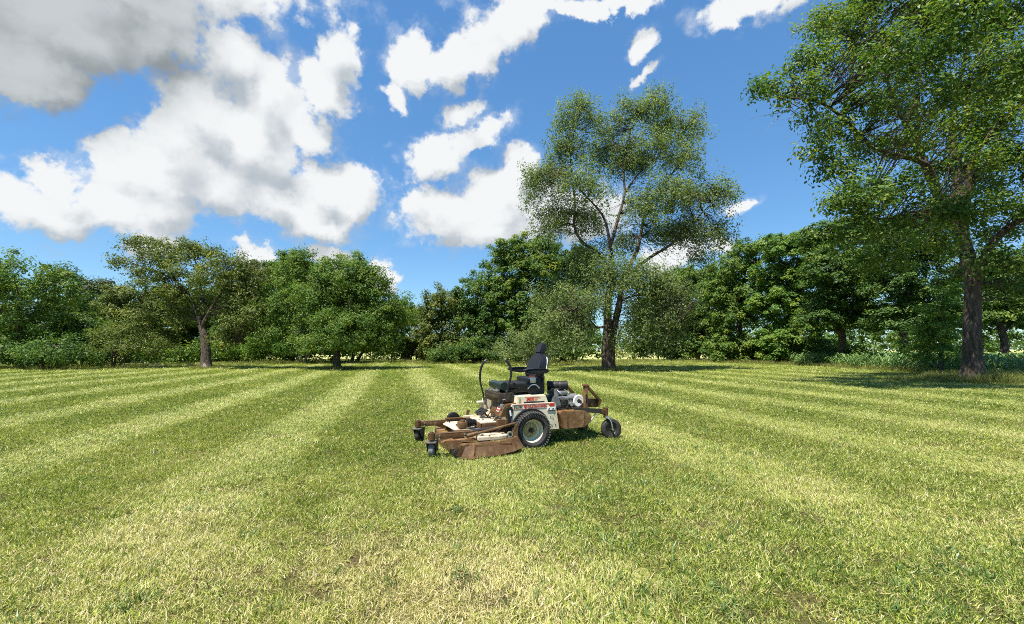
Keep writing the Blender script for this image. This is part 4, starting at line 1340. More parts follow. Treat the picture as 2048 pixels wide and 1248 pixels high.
def drive_wheel(y, s):
    """s = -1: outside faces the camera side"""
    b = MB()
    b.lathe(tyre_profile(0.275, 0.165, 0.26), (0, 0, 0), 'y', 56)
    wheel = b.build('drive_wheel', RUBBER, mower, loc=(0, y, 0.252))
    tr = MB()
    rows = 5
    n = 44
    for k in range(rows):
        for i in range(n):
            a = (i + (0.5 if k % 2 else 0)) / n * 2 * math.pi
            yy = (k - 2) * 0.050
            rr = 0.279 - 0.010 * (abs(k - 2) / 2) ** 2
            M = Matrix.Rotation(-a, 4, 'Y') @ Matrix.Translation((rr, yy, 0)) @ Matrix.Rotation(R(28 if (k % 2) else -28), 4, 'X')
            t = bmesh.new()
            bmesh.ops.create_cube(t, size=1, matrix=Matrix.Diagonal((0.016, 0.040, 0.020, 1)))
            tr._merge(t, M)
    for i in range(n):        # shoulder lugs
        for sy in (-1, 1):
            a = (i + 0.25) / n * 2 * math.pi
            M = Matrix.Rotation(-a, 4, 'Y') @ Matrix.Translation((0.258, sy * 0.126, 0)) @ Matrix.Rotation(R(40) * sy, 4, 'Z')
            t = bmesh.new()
            bmesh.ops.create_cube(t, size=1, matrix=Matrix.Diagonal((0.034, 0.016, 0.018, 1)))
            tr._merge(t, M)
    tag(tr.build('tread', TREAD, wheel, smooth=False), kind='stuff')
    rm = MB()
    o = s * 0.5
    # deep dished rim, open to the outside
    rm.lathe([(0.172, s * 0.100), (0.176, s * 0.088), (0.160, s * 0.084), (0.148, s * 0.06), (0.142, -s * 0.01), (0.10, -s * 0.022), (0.05, -s * 0.024), (0.05, -s * 0.030), (0.11, -s * 0.030), (0.155, -s * 0.02), (0.168, s * 0.07)], (0, 0, 0), 'y', 48)
    rim = rm.build('rim', RIM, wheel)
    hb = MB()
    hb.lathe([(0.001, -s * 0.018), (0.100, -s * 0.018), (0.106, -s * 0.004), (0.100, s * 0.006), (0.070, s * 0.010), (0.001, s * 0.010)], (0, 0, 0), 'y', 32)
    hb.build('wheel_disc', HUB, wheel)
    hc = MB()
    hc.cyl((0, s * 0.008, 0), (0, s * 0.055, 0), 0.036, 0.033, 20, 0.004)
    hc.cyl((0, s * 0.055, 0), (0, s * 0.070, 0), 0.017, None, 12, 0.002)
    hc.build('hub', STEEL, wheel)
    for i in range(5):
        a = R(72 * i + 20)
        n_ = MB()
        n_.cyl((0.068 * math.cos(a), s * 0.008, 0.068 * math.sin(a)), (0.068 * math.cos(a), s * 0.026, 0.068 * math.sin(a)), 0.0105, None, 6)
        n_.build('lug_nut', BRIGHT, wheel, smooth=False)
    return wheel


drive_wheel(-0.49, -1)
drive_wheel(0.49, 1)


def caster(name, px, py, pz, yaw, r, wd, drop, trail, tread_mat, rim_mat, fork_mat, arm_r=0.012, plate=False):
    """swivelling wheel: fork with its crown at (px, py, pz) and the wheel trailing along yaw"""
    f = MB()
    ax = trail
    az_ = r - pz
    f.cyl((0, 0, -0.015), (0, 0, 0.11), 0.022, None, 14)
    if plate:
        f.box((-0.075, -wd / 2 - 0.030, -0.035), (0.095, wd / 2 + 0.030, -0.012), 0.010)
        for sy in (-1, 1):
            f.prism([(-0.05, -0.02), (0.09, -0.02), (ax + 0.025, az_ - 0.02), (ax - 0.025, az_ - 0.02)], sy * (wd / 2 + 0.014), sy * (wd / 2 + 0.024), 0.0)
    else:
        for sy in (-1, 1):
            f.tube([(0.0, sy * 0.012, -0.01), (0.02, sy * (wd / 2 + 0.012), -0.03), (0.06, sy * (wd / 2 + 0.022), -0.07 - 0.02), (ax, sy * (wd / 2 + 0.020), az_)], arm_r, 8, 12)
        f.box((-0.02, -wd / 2 - 0.02, -0.035), (0.05, wd / 2 + 0.02, -0.008), 0.01)
    f.cyl((ax, -wd / 2 - 0.036, az_), (ax, wd / 2 + 0.036, az_), 0.012, None, 10)
    o = f.build(name, fork_mat, mower, loc=(px, py, pz))
    o.rotation_euler = (0, 0, yaw)
    t = MB()
    t.lathe(tyre_profile(r, r * 0.52, wd), (ax, 0, az_), 'y', 40)
    t.build('tyre', tread_mat, o)
    w_ = MB()
    h = wd / 2
    w_.lathe([(r * 0.54, -h * 0.78), (r * 0.50, -h * 0.80), (r * 0.42, -h * 0.45), (r * 0.2, -h * 0.40), (0.018, -h * 0.75), (0.018, h * 0.75), (r * 0.2, h * 0.40), (r * 0.42, h * 0.45), (r * 0.50, h * 0.80), (r * 0.54, h * 0.78)], (ax, 0, az_), 'y', 32)
    w_.build('rim', rim_mat, o)
    return o


caster('rear_caster', 1.36, -0.41, 0.37, R(-14), 0.162, 0.105, 0, 0.085, RUBBER, STEEL, BRIGHT)
caster('rear_caster', 1.36, 0.41, 0.37, R(24), 0.162, 0.105, 0, 0.085, RUBBER, STEEL, STEEL)
caster('front_caster', -1.46, -0.53, 0.225, R(64), 0.098, 0.085, 0, 0.045, RUBBER_GREY, STEEL, DUSTY, plate=True)
caster('front_caster', -1.46, 0.53, 0.225, R(46), 0.098, 0.085, 0, 0.045, RUBBER, STEEL, DUSTY, plate=True)


# ---- body sides (cream panels with the wheel arch cut out)
def side_panel(s):
    y0, y1 = (-0.470, -0.440) if s < 0 else (0.440, 0.470)
    arch = [(0.298 * math.cos(R(a)), 0.255 + 0.298 * math.sin(R(a))) for a in range(160, 9, -8)]
    poly = [(-0.275, 0.632), (-0.292, 0.605), (-0.312, 0.36)] + arch + [(0.30, 0.235), (0.485, 0.235), (0.425, 0.605), (0.405, 0.632)]
    p = MB()
    p.prism(poly, y0, y1)
    pan = p.build('side_panel', CREAM, mower, smooth=False)
    a = MB()
    ring_o = [(0.308 * math.cos(R(t_)), 0.255 + 0.308 * math.sin(R(t_))) for t_ in range(165, 3, -9)]
    ring_i = [(0.290 * math.cos(R(t_)), 0.255 + 0.290 * math.sin(R(t_))) for t_ in range(3, 166, 9)]
    ya, yb = (-0.520, -0.4725) if s < 0 else (0.4725, 0.520)
    a.prism(ring_o + ring_i, ya, yb)
    a.build('arch_trim', BLACK, pan, smooth=False)
    for x, z in ((0.36, 0.30), (0.42, 0.30), (0.38, 0.40), (0.40, 0.47), (0.34, 0.42)):
        bb = MB()
        yy = y0 if s < 0 else y1
        bb.cyl((x, yy, z), (x, yy + s * 0.006, z), 0.008, None, 8)
        bb.build('rivet', STEEL, pan)
    return pan


near_panel = side_panel(-1)
side_panel(1)
# writing on the near panel: x runs to the right in the photo, letters stand on the outer face
RT = (math.pi / 2, 0, 0)
YF = -0.4735
text_mesh('lettering', '727K', 0.068, DARKPRINT, near_panel, (-0.262, YF, 0.568), RT, 0.0015, 0.0, 0.98, 0.0)
d = MB()
d.prism([(-0.098, 0.610), (-0.086, 0.618), (-0.076, 0.610), (-0.066, 0.618), (-0.054, 0.610), (-0.060, 0.580), (-0.072, 0.562), (-0.090, 0.580)], YF - 0.002, YF + 0.003)
d.build('emblem', REDPRINT, near_panel, smooth=False)
text_mesh('lettering', 'GRASSHOPPER', 0.062, REDPRINT, near_panel, (-0.045, YF, 0.569), RT, 0.0015, 0.0, 1.0, 0.0, 0.79)
d = MB()
d.prism([(0.325, 0.622), (0.405, 0.622), (0.402, 0.575), (0.332, 0.575), (0.316, 0.598)], YF - 0.002, YF + 0.003)
d.build('badge', REDPRINT, near_panel, smooth=False)
d = MB()
d.box((0.285, YF - 0.003, 0.508), (0.418, YF + 0.003, 0.563), 0)
st = d.build('sticker', WHITEPRINT, near_panel, smooth=False)
d = MB()
d.box((0.285, YF - 0.006, 0.508), (0.418, YF - 0.0035, 0.520), 0)
d.prism([(0.300, 0.530), (0.315, 0.555), (0.325, 0.555), (0.317, 0.530)], YF - 0.006, YF - 0.0035)
d.prism([(0.355, 0.538), (0.395, 0.550), (0.402, 0.540), (0.362, 0.530)], YF - 0.006, YF - 0.0035)
d.build('marking', BLACK, st, smooth=False)
# long thin red rules above and below the name
d = MB()
d.box((-0.27, YF - 0.001, 0.6225), (0.310, YF + 0.003, 0.6255), 0)
d.box((-0.27, YF - 0.001, 0.558), (0.270, YF + 0.003, 0.5605), 0)
d.build('red_rule', PINKPRINT, near_panel, smooth=False)

# upper cream box with its red script
u = MB()
u.prism([(-0.19, 0.622), (-0.175, 0.735), (0.290, 0.742), (0.335, 0.622)], -0.415, 0.415, 0.008)
upper = u.build('upper_cover', CREAM, mower)
text_mesh('lettering', 'SMDG', 0.056, REDPRINT, upper, (-0.035, -0.4165, 0.670), RT, 0.0015, 0.25, 0.86, 0.002, 0.9)
text_mesh('lettering', 'air', 0.044, PINKPRINT, upper, (0.108, -0.4165, 0.674), RT, 0.0015, 0.3, 0.95, 0.001)
d = MB()
d.prism([(-0.055, 0.726), (-0.02, 0.718), (0.165, 0.721), (0.205, 0.700), (0.160, 0.714), (-0.015, 0.713)], -0.4185, -0.414)
d.prism([(-0.02, 0.663), (0.11, 0.667), (0.11, 0.663), (-0.02, 0.658)], -0.4185, -0.414)
d.build('red_swash', PINKPRINT, upper, smooth=False)
d = MB()
d.box((-0.075, -0.424, 0.637), (0.265, -0.4155, 0.653), 0.003)
d.build('slot', BLACK, upper)
d = MB()
d.box((-0.150, -0.421, 0.640), (-0.130, -0.4155, 0.715), 0.002)
d.build('slot', HUB, upper)

# frame under the body
f = MB()
f.box((-0.42, -0.36, 0.20), (0.80, 0.36, 0.30), 0.01)
f.box((-0.30, -0.43, 0.30), (0.40, 0.43, 0.615), 0.01)
f.cyl((0, -0.46, 0.268), (0, 0.46, 0.268), 0.045, None, 14)
f.build('chassis', STEEL, mower)
fs = MB()      # black stand behind the front of the arch, with its bracket opening
fs.box((-0.345, -0.462, 0.36), (-0.312, -0.36, 0.575), 0.004)
fs.prism([(-0.36, 0.58), (-0.29, 0.60), (-0.27, 0.56), (-0.30, 0.40), (-0.325, 0.30), (-0.35, 0.40)], -0.480, -0.4725)
fs.build('bracket', BLACK, mower, smooth=False)
fs = MB()
fs.prism([(-0.332, 0.545), (-0.308, 0.55), (-0.296, 0.475), (-0.318, 0.465)], -0.486, -0.481)
fs.build('reflector', WHITEPRINT, mower, smooth=False)

# ---- front console, foot platform and pedals
c = MB()
c.prism([(-0.44, 0.45), (-0.36, 0.62), (-0.175, 0.64), (-0.175, 0.40)], -0.40, 0.10, 0.006)
con = c.build('front_console', RUST, mower)
d = MB()
d.box((-0.001, -0.05, -0.040), (0.004, 0.05, 0.045), 0)
dec = d.build('decal', WHITEPRINT, con, smooth=False)
dec.location = (-0.404, -0.22, 0.545)
dec.rotation_euler = (0, R(25), 0)
d = MB()
d.box((-0.004, -0.045, -0.03), (-0.0015, 0.045, 0.0), 0)
d.box((-0.004, -0.035, 0.01), (-0.0015, 0.03, 0.035), 0)
d.build('marking', REDPRINT, dec, smooth=False)
c = MB()
c.box((-0.43, -0.30, 0.64), (-0.18, 0.34, 0.78), 0.012)
c.box((-0.45, -0.28, 0.70), (-0.40, 0.30, 0.735), 0.006)
c.build('control_box', paint('grimy_brown', (0.035, 0.024, 0.016), grime=(0.15, 0.11, 0.06), amount=0.6), mower)
c = MB()
rng = np.random.default_rng(3)
for i in range(9):
    x, y = -0.30 + rng.uniform(-0.10, 0.10), rng.uniform(-0.25, 0.28)
    z = 0.775 + rng.uniform(0, 0.02)
    c.box((x - 0.03, y - 0.04, z), (x + 0.03, y + 0.04, z + rng.uniform(0.02, 0.055)), 0.006)
c.build('linkage_plates', BRIGHT, mower)
fl = MB()
fl.box((-0.72, -0.36, 0.365), (-0.36, 0.40, 0.385), 0.004)
fl.prism([(-0.42, 0.385), (-0.40, 0.470), (-0.36, 0.470), (-0.33, 0.385)], -0.40, 0.38, 0.004)
fl.build('foot_platform', CREAM_TOP, mower)
fl = MB()
fl.box((-0.70, -0.37, 0.285), (-0.36, -0.345, 0.362), 0.004)
fl.box((-0.725, -0.345, 0.285), (-0.70, 0.38, 0.362), 0.004)
fl.build('platform_edge', RUST, mower)
for yy in (0.22, 0.02):
    pd = MB()
    pd.box((-0.07, -0.07, -0.008), (0.07, 0.07, 0.008), 0.004, Matrix.Rotation(R(-35), 4, 'Y'))
    for k in range(4):
        x = -0.045 + k * 0.03
        pd.box((x - 0.006, -0.062, 0.007), (x + 0.006, 0.062, 0.016), 0.002, Matrix.Rotation(R(-35), 4, 'Y'), (0, 0, 0))
    pd.cyl((0.02, 0, -0.01), (0.10, 0, -0.10), 0.012)
    pd.build('foot_pedal', BLACK, mower, loc=(-0.56, yy, 0.47))
ws = MB()
ws.prism([(-0.50, 0.47), (-0.44, 0.64), (-0.30, 0.70), (-0.22, 0.60), (-0.36, 0.44)], 0.40, 0.43, 0.004)
ws.box((-0.55, 0.33, 0.57), (-0.46, 0.42, 0.60), 0.006)
ws.build('lever_housing', CREAM, mower)

# ---- seat
s_ = MB()
s_.box((-0.34, -0.27, 0.845), (0.24, 0.27, 0.925), 0.03, seg=3)
seat = s_.build('seat_cushion', BLACK, mower)
s_ = MB()
s_.tube([(-0.33, -0.27, 0.878), (-0.335, 0, 0.885), (-0.33, 0.27, 0.878)], 0.062, 14, 8)
s_.build('front_bolster', GREENBLK, seat)
s_ = MB()
s_.box((-0.26, -0.235, 0.775), (0.14, 0.235, 0.843), 0.015)
s_.tube([(-0.24, -0.245, 0.80), (-0.05, -0.25, 0.845), (0.12, -0.245, 0.80)], 0.012, 8, 10)
s_.build('seat_suspension', BLACK, mower)
s_ = MB()
s_.box((0.08, -0.25, 0.736), (0.36, 0.25, 0.995), 0.03, seg=3)
s_.build('seat_pedestal', VINYL, mower)
s_ = MB()
s_.tube([(0.06, -0.262, 0.83), (0.12, -0.262, 0.885), (0.20, -0.262, 0.885), (0.26, -0.262, 0.83)], 0.012, 8, 12)
s_.box((0.10, -0.262, 0.90), (0.20, -0.250, 1.00), 0.01)
s_.build('adjuster_loop', BRIGHT, mower)
s_ = MB()
s_.box((0.085, -0.266, 1.005), (0.185, -0.250, 1.032), 0.003)
s_.build('red_label', PINKPRINT, mower)


def back_shape(y):
    pass


sb = MB()
prof = [(0.0, 0.24), (0.10, 0.262), (0.22, 0.262), (0.30, 0.235), (0.37, 0.175), (0.405, 0.11)]
rotb = Matrix.Rotation(R(13), 4, 'Y')
pts = [(-w_, h) for h, w_ in prof] + [(w_, h) for h, w_ in reversed(prof)]
sb.prism(pts, -0.055, 0.055, 0.022, 'yz')
bk = sb.build('seat_back', VINYL, mower)
bk.location = (0.265, 0, 0.985)
bk.rotation_euler = (0, R(20), 0)
hr = MB()
hr.prism([(-0.105, 0.385), (-0.118, 0.46), (-0.105, 0.545), (-0.06, 0.572), (0.06, 0.572), (0.105, 0.545), (0.118, 0.46), (0.105, 0.385)], -0.060, 0.030, 0.020, 'yz')
hr.build('headrest', VINYL, bk)
for y in (-0.262, -0.222):
    q = MB()
    q.tube([(0.058, y * 0.92, 0.03), (0.060, y * 0.96, 0.17), (0.058, y * 0.80, 0.30), (0.052, y * 0.62, 0.36)], 0.0075, 6, 12)
    q.build('piping', WHITEPRINT, bk)
q = MB()
q.tube([(0.075, -0.10, 0.40), (0.115, -0.13, 0.30), (0.10, -0.16, 0.12), (0.085, -0.18, 0.02)], 0.010, 6, 12)
q.tube([(0.07, -0.02, 0.52), (0.12, -0.05, 0.46), (0.115, -0.10, 0.33)], 0.008, 6, 10)
q.box((0.056, -0.16, 0.06), (0.085, 0.16, 0.34), 0.012)
q.build('back_frame', STEEL, bk)
for y in (-0.335, 0.335):
    a = MB()
    poly = [(-0.205, 0.015), (-0.17, 0.036), (-0.04, 0.046), (0.10, 0.044), (0.20, 0.030), (0.215, 0.008), (0.16, -0.020), (0.02, -0.040), (-0.12, -0.018)]
    a.prism(poly, -0.055, 0.055, 0.012)
    arm = a.build('armrest', BLACK, mower, loc=(0.165, y, 1.085))
    d = MB()
    d.prism([(-0.195, 0.030), (-0.165, 0.0475), (-0.04, 0.0565), (0.10, 0.0545), (0.195, 0.041), (0.195, 0.033), (0.10, 0.046), (-0.04, 0.048), (-0.165, 0.038)], -0.060, 0.060)
    d.build('armrest_pad', VINYL, arm)
    d = MB()
    sy = 1 if y < 0 else -1
    d.tube([(0.13, sy * 0.03, -0.01), (0.16, sy * 0.055, -0.10), (0.15, sy * 0.065, -0.18)], 0.014, 8, 8)
    d.build('armrest_bracket', STEEL, arm)

# ---- steering levers
for y, dx in ((-0.34, 0.0), (0.34, 0.0)):
    l = MB()
    l.tube([(-0.40, y, 0.60), (-0.315, y, 0.78), (-0.285, y, 0.90), (-0.245, y, 1.05), (-0.255, y * 0.97, 1.17), (-0.300, y * 0.92, 1.25), (-0.335, y * 0.88, 1.285)] if y < 0 else
           [(-0.44, y, 0.56), (-0.46, y, 0.72), (-0.50, y, 0.86), (-0.515, y, 0.98), (-0.50, y, 1.12), (-0.46, y * 0.98, 1.21), (-0.42, y * 0.94, 1.26)], [0.012, 0.012, 0.013, 0.018, 0.019, 0.019, 0.017], 10, 30)
    lv = l.build('steering_lever', BLACK, mower)
    g = MB()
    e = (-0.318, y * 0.90, 1.268) if y < 0 else (-0.44, y * 0.96, 1.236)
    e2 = (-0.342, y * 0.872, 1.291) if y < 0 else (-0.414, y * 0.935, 1.266)
    g.cyl(e, e2, 0.0195, 0.016, 12, 0.004)
    g.build('grip_end', RUBBER_GREY, lv)
    g = MB()
    z0 = 0.60 if y < 0 else 0.58
    xx = -0.395 if y < 0 else -0.442
    g.box((xx - 0.02, y - 0.022, z0 - 0.04), (xx + 0.02, y + 0.022, z0 + 0.03), 0.005)
    g.cyl((xx, y - 0.03, z0 + 0.09), (xx + 0.05, y - 0.03, z0 + 0.10), 0.006)
    g.build('lever_clamp', BRIGHT, lv)

# ---- side tanks (brown boxes behind the wheels)
for s in (-1, 1):
    y0, y1 = (-0.465, -0.16) if s < 0 else (0.16, 0.465)
    t_ = MB()
    t_.prism([(0.495, 0.47), (0.545, 0.49), (0.86, 0.485), (0.95, 0.475), (1.03, 0.44), (1.075, 0.36), (1.02, 0.275), (0.94, 0.225), (0.60, 0.215), (0.56, 0.225), (0.535, 0.33)], y0, y1, 0.010)
    tk = t_.build('side_tank', TAN, mower)
    for x in (0.635, 0.93):
        r_ = MB()
        yy = y0 if s < 0 else y1
        r_.box((x - 0.010, yy - 0.004, 0.228), (x + 0.010, yy + 0.004, 0.478), 0.003)
        r_.build('weld_rib', RUST, tk)
    r_ = MB()
    yy = (y0 + y1) / 2
    r_.cyl((0.58, yy, 0.488), (0.58, yy, 0.520), 0.035, None, 16, 0.004)
    r_.build('filler_cap', BLACK, tk)

# ---- rear frame
r_ = MB()
r_.prism([(0.78, 0.475), (0.80, 0.535), (1.10, 0.500), (1.40, 0.470), (1.40, 0.405), (1.10, 0.430)], -0.43, -0.375, 0.004)
r_.prism([(0.78, 0.475), (0.80, 0.535), (1.10, 0.500), (1.40, 0.470), (1.40, 0.405), (1.10, 0.430)], 0.375, 0.43, 0.004)
r_.box((1.02, -0.38, 0.44), (1.09, 0.38, 0.50), 0.006)
r_.build('rear_beam', STEEL, mower)
for s in (-1, 1):
    p = MB()
    p.cyl((1.36, s * 0.41, 0.375), (1.36, s * 0.41, 0.500), 0.040, None, 18, 0.005)
    p.box((1.27, s * 0.41 - 0.035, 0.40), (1.34, s * 0.41 + 0.035, 0.475), 0.005)
    p.build('caster_pivot', RUST, mower)
for s in (-1, 1):
    p = MB()
    p.box((0.985, s * 0.375 - 0.026, 0.36), (1.043, s * 0.375 + 0.026, 0.865), 0.005)
    p.box((0.965, s * 0.375 - 0.032, 0.845), (1.050, s * 0.375 + 0.032, 0.880), 0.006)
    post = p.build('guard_post', TAN, mower)
    q = MB()
    yy = s * 0.375 - 0.030
    q.cyl((1.012, yy, 0.60), (1.012, yy - 0.004, 0.60), 0.014, None, 12)
    q.box((1.000, yy - 0.004, 0.60), (1.024, yy + 0.001, 0.72), 0)
    q.build('keyhole_slot', BLACK, post)
for s in (-1, 1):
    p = MB()
    a, b_ = Vector((1.035, s * 0.375, 0.855)), Vector((1.285, s * 0.375, 0.600))
    L = (b_ - a).length
    rot = Matrix.Rotation(math.atan2(-(b_.z - a.z), b_.x - a.x), 4, 'Y')
    p.box((0, -0.024, -0.020), (L, 0.024, 0.020), 0.004, rot, (0, 0, 0))
    p.build('guard_brace', RUST, mower, loc=a)
p = MB()
p.box((1.045, -0.350, 0.505), (1.240, 0.350, 0.640), 0.006)
p.prism([(1.240, 0.640), (1.300, 0.605), (1.240, 0.505)], -0.400, 0.400, 0.004)
p.build('bumper', RUST, mower)
p = MB()
p.tube([(0.94, -0.44, 0.24), (1.05, -0.42, 0.29), (1.18, -0.41, 0.42)], 0.010, 8, 10)
p.build('tie_rod', BRIGHT, mower)

# ---- engine
e = MB()
e.box((0.47, -0.22, 0.50), (0.90, 0.22, 0.68), 0.02)
for k in range(7):
    z = 0.525 + k * 0.022
    e.box((0.46, -0.252, z), (0.64, -0.215, z + 0.010), 0.002)
    e.box((0.70, -0.250, z), (0.86, -0.215, z + 0.010), 0.002)
eng = e.build('engine', ALLOY, mower)
e = MB()
e.prism([(0.44, 0.60), (0.47, 0.71), (0.56, 0.69), (0.60, 0.56), (0.50, 0.53)], -0.335, -0.255, 0.010)
e.build('valve_cover', ALLOY, eng)
e = MB()
e.box((0.62, -0.315, 0.535), (0.735, -0.256, 0.645), 0.014, seg=3)
for k in range(3):
    e.box((0.635, -0.324, 0.56 + 0.026 * k), (0.72, -0.314, 0.572 + 0.026 * k), 0.002)
e.build('valve_cover', STEEL, eng)
e = MB()
e.cyl((0.80, -0.10, 0.64), (1.00, -0.10, 0.64), 0.070, None, 24, 0.012)
e.cyl((0.78, -0.06, 0.66), (0.70, -0.02, 0.69), 0.04)
e.build('muffler', ALLOY, eng)
e = MB()
e.lathe([(0.030, -0.012), (0.085, -0.016), (0.098, 0.0), (0.085, 0.016), (0.062, 0.014), (0.030, 0.012)], (0.935, -0.285, 0.610), 'y', 32)
e.build('pulley', WHITEPRINT, eng)
e = MB()
e.cyl((0.935, -0.30, 0.610), (0.935, -0.20, 0.610), 0.028, None, 14)
e.cyl((0.965, -0.303, 0.600), (0.965, -0.290, 0.600), 0.022, None, 12)
e.build('pulley_hub', STEEL, eng)
e = MB()
e.cyl((0.60, -0.16, 0.680), (0.60, -0.16, 0.80), 0.045, None, 16)
e.cyl((0.74, -0.02, 0.680), (0.74, -0.02, 0.80), 0.05, None, 16)
e.box((0.56, -0.18, 0.70), (0.80, 0.10, 0.76), 0.02)
e.build('intake_stack', ALLOY, eng)
e = MB()
e.cyl((0.55, 0.02, 0.842), (0.83, -0.09, 0.842), 0.072, None, 26, 0.010)
e.cyl((0.535, 0.026, 0.842), (0.575, 0.01, 0.842), 0.080, None, 26, 0.008)
e.cyl((0.78, -0.07, 0.842), (0.845, -0.096, 0.842), 0.082, None, 26, 0.010)
af = e.build('air_filter', BLACK, eng)
e = MB()
for f_ in (0.30, 0.62):
    c0 = Vector((0.55, 0.02, 0.842)).lerp(Vector((0.83, -0.09, 0.842)), f_)
    dv = (Vector((0.83, -0.09, 0.842)) - Vector((0.55, 0.02, 0.842))).normalized()
    e.cyl(c0 - dv * 0.010, c0 + dv * 0.010, 0.0765, None, 26)
e.build('filter_band', STEEL, af)
e = MB()
e.tube([(0.50, -0.25, 0.62), (0.44, -0.28, 0.72), (0.50, -0.20, 0.80), (0.60, -0.12, 0.80)], 0.012, 8, 14)
e.tube([(0.78, -0.27, 0.53), (0.84, -0.33, 0.50), (0.95, -0.34, 0.54), (1.02, -0.28, 0.58)], 0.012, 8, 14)
e.tube([(0.42, -0.30, 0.58), (0.52, -0.36, 0.53), (0.64, -0.37, 0.51), (0.72, -0.33, 0.55)], 0.010, 8, 14)
e.build('hose', BLACK, eng)
e = MB()
e.tube([(0.72, -0.26, 0.66), (0.75, -0.30, 0.74), (0.72, -0.22, 0.79)], 0.008, 6, 12)
e.tube([(0.64, -0.30, 0.70), (0.60, -0.33, 0.74), (0.56, -0.28, 0.79)], 0.008, 6, 12)
e.cyl((0.66, -0.335, 0.675), (0.72, -0.335, 0.675), 0.018, None, 12)
e.cyl((0.80, -0.25, 0.57), (0.80, -0.31, 0.57), 0.038, None, 16, 0.005)
e.build('fuel_line', BRIGHT, eng)

# ---- cutting deck
SH = [(-1.05, -0.80), (-0.98, -0.83), (-0.44, -0.83), (-0.30, -0.74), (-0.24, -0.58), (-0.24, 0.58), (-0.30, 0.74), (-0.44, 0.80), (-1.00, 0.80), (-1.16, 0.66), (-1.20, 0.30), (-1.20, -0.30), (-1.17, -0.62)]
k_ = MB()
k_.prism(SH, 0.165, 0.178, 0, 'xy')
deck = k_.build('mower_deck', TAN, mower, smooth=False)
k_ = MB()
n = len(SH)
for i in range(n):
    a, b_ = Vector((*SH[i], 0)), Vector((*SH[(i + 1) % n], 0))
    if i == 0:
        continue
    dv = (b_ - a).normalized()
    nv = Vector((dv.y, -dv.x, 0)) * 0.006
    q = [a + nv, b_ + nv, b_ - nv, a - nv]
    k_.prism([(v.x, v.y) for v in q], 0.022, 0.162, 0, 'xy')
k_.build('deck_skirt', RUST, deck, smooth=False)
# near side: long bulged plate over the skirt, sloping out, with chamfered front corner and rounded rear corner
k_ = MB()
t = bmesh.new()
top = [(-1.06, -0.800, 0.186), (-0.96, -0.815, 0.196), (-0.60, -0.815, 0.200), (-0.42, -0.800, 0.215), (-0.30, -0.735, 0.225)]
bot = [(-1.16, -0.870, 0.030), (-1.02, -0.895, 0.026), (-0.62, -0.895, 0.040), (-0.40, -0.870, 0.066), (-0.24, -0.790, 0.085)]
va = [t.verts.new(v) for v in top]
vb = [t.verts.new(v) for v in bot]
vc = [t.verts.new((v[0], v[1] + 0.09, v[2] - 0.004)) for v in top]
for i in range(4):
    t.faces.new((va[i], va[i + 1], vb[i + 1], vb[i]))
    t.faces.new((vc[i], vc[i + 1], va[i + 1], va[i]))
bmesh.ops.recalc_face_normals(t, faces=t.faces[:])
bmesh.ops.solidify(t, geom=t.faces[:], thickness=0.008)
k_._merge(t)
k_.build('side_plate', RUST, deck, smooth=False)
k_ = MB()
k_.box((-0.012, -0.012, -0.085), (0.012, 0.004, 0.085), 0.003)
k_.cyl((0, -0.016, -0.082), (0, 0.006, -0.082), 0.022, None, 12)
o = k_.build('plate_strap', TAN, deck, loc=(-0.985, -0.868, 0.108))
o.rotation_euler = (R(-26), R(12), 0)
# front corner wedge plates and the black anti-scalp roller
k_ = MB()
k_.prism([(-1.30, 0.21), (-1.20, 0.235), (-1.10, 0.225), (-1.08, 0.175), (-1.13, 0.120), (-1.27, 0.135)], -0.70, -0.688, 0.0)
k_.build('corner_plate', TAN, deck, smooth=False)
k_ = MB()
k_.cyl((-1.17, -0.80, 0.072), (-1.17, -0.70, 0.072), 0.055, None, 20, 0.012)
k_.build('skid_roller', BLACK, deck)
k_ = MB()
k_.prism([(-1.19, 0.060), (-1.135, 0.178), (-1.05, 0.192), (-1.02, 0.186), (-1.09, 0.10), (-1.15, 0.035)], -0.812, -0.800)
k_.build('corner_plate', RUST, deck, smooth=False)
# tapered rear corner piece with its ring
k_ = MB()
k_.prism([(-0.395, 0.20), (-0.345, 0.20), (-0.275, 0.205), (-0.262, 0.375), (-0.275, 0.395), (-0.300, 0.360)], -0.665, -0.640, 0.003)
k_.build('lift_plate', RUST, deck)
k_ = MB()
k_.lathe([(0.022, -0.016), (0.040, -0.018), (0.044, 0.0), (0.040, 0.018), (0.022, 0.016)], (-0.405, -0.69, 0.255), 'y', 24)
k_.build('lift_roller', BRIGHT, deck)
k_ = MB()
k_.cyl((-0.405, -0.715, 0.255), (-0.405, -0.64, 0.255), 0.020, None, 14)
k_.build('roller_bolt', BLACK, deck)
# belt covers: cream plates
k_ = MB()
k_.prism([(-0.86, -0.70), (-0.55, -0.72), (-0.42, -0.66), (-0.42, -0.50), (-0.60, -0.44), (-0.86, -0.48)], 0.200, 0.248, 0.006, 'xy')
k_.build('belt_cover', CREAM_TOP, deck)
k_ = MB()
k_.prism([(-1.06, -0.16), (-0.52, -0.24), (-0.44, -0.10), (-0.46, 0.52), (-0.60, 0.60), (-1.00, 0.56), (-1.10, 0.40)], 0.262, 0.275, 0.004, 'xy')
k_.prism([(-1.02, -0.10), (-0.56, -0.18), (-0.50, 0.46), (-0.96, 0.50)], 0.178, 0.262, 0.004, 'xy')
k_.build('belt_cover', CREAM_TOP, deck)
k_ = MB()
k_.prism([(-1.14, 0.10), (-1.02, 0.06), (-1.00, -0.40), (-1.14, -0.44)], 0.179, 0.186, 0, 'xy')
k_.build('deck_patch', CREAM_TOP, deck)
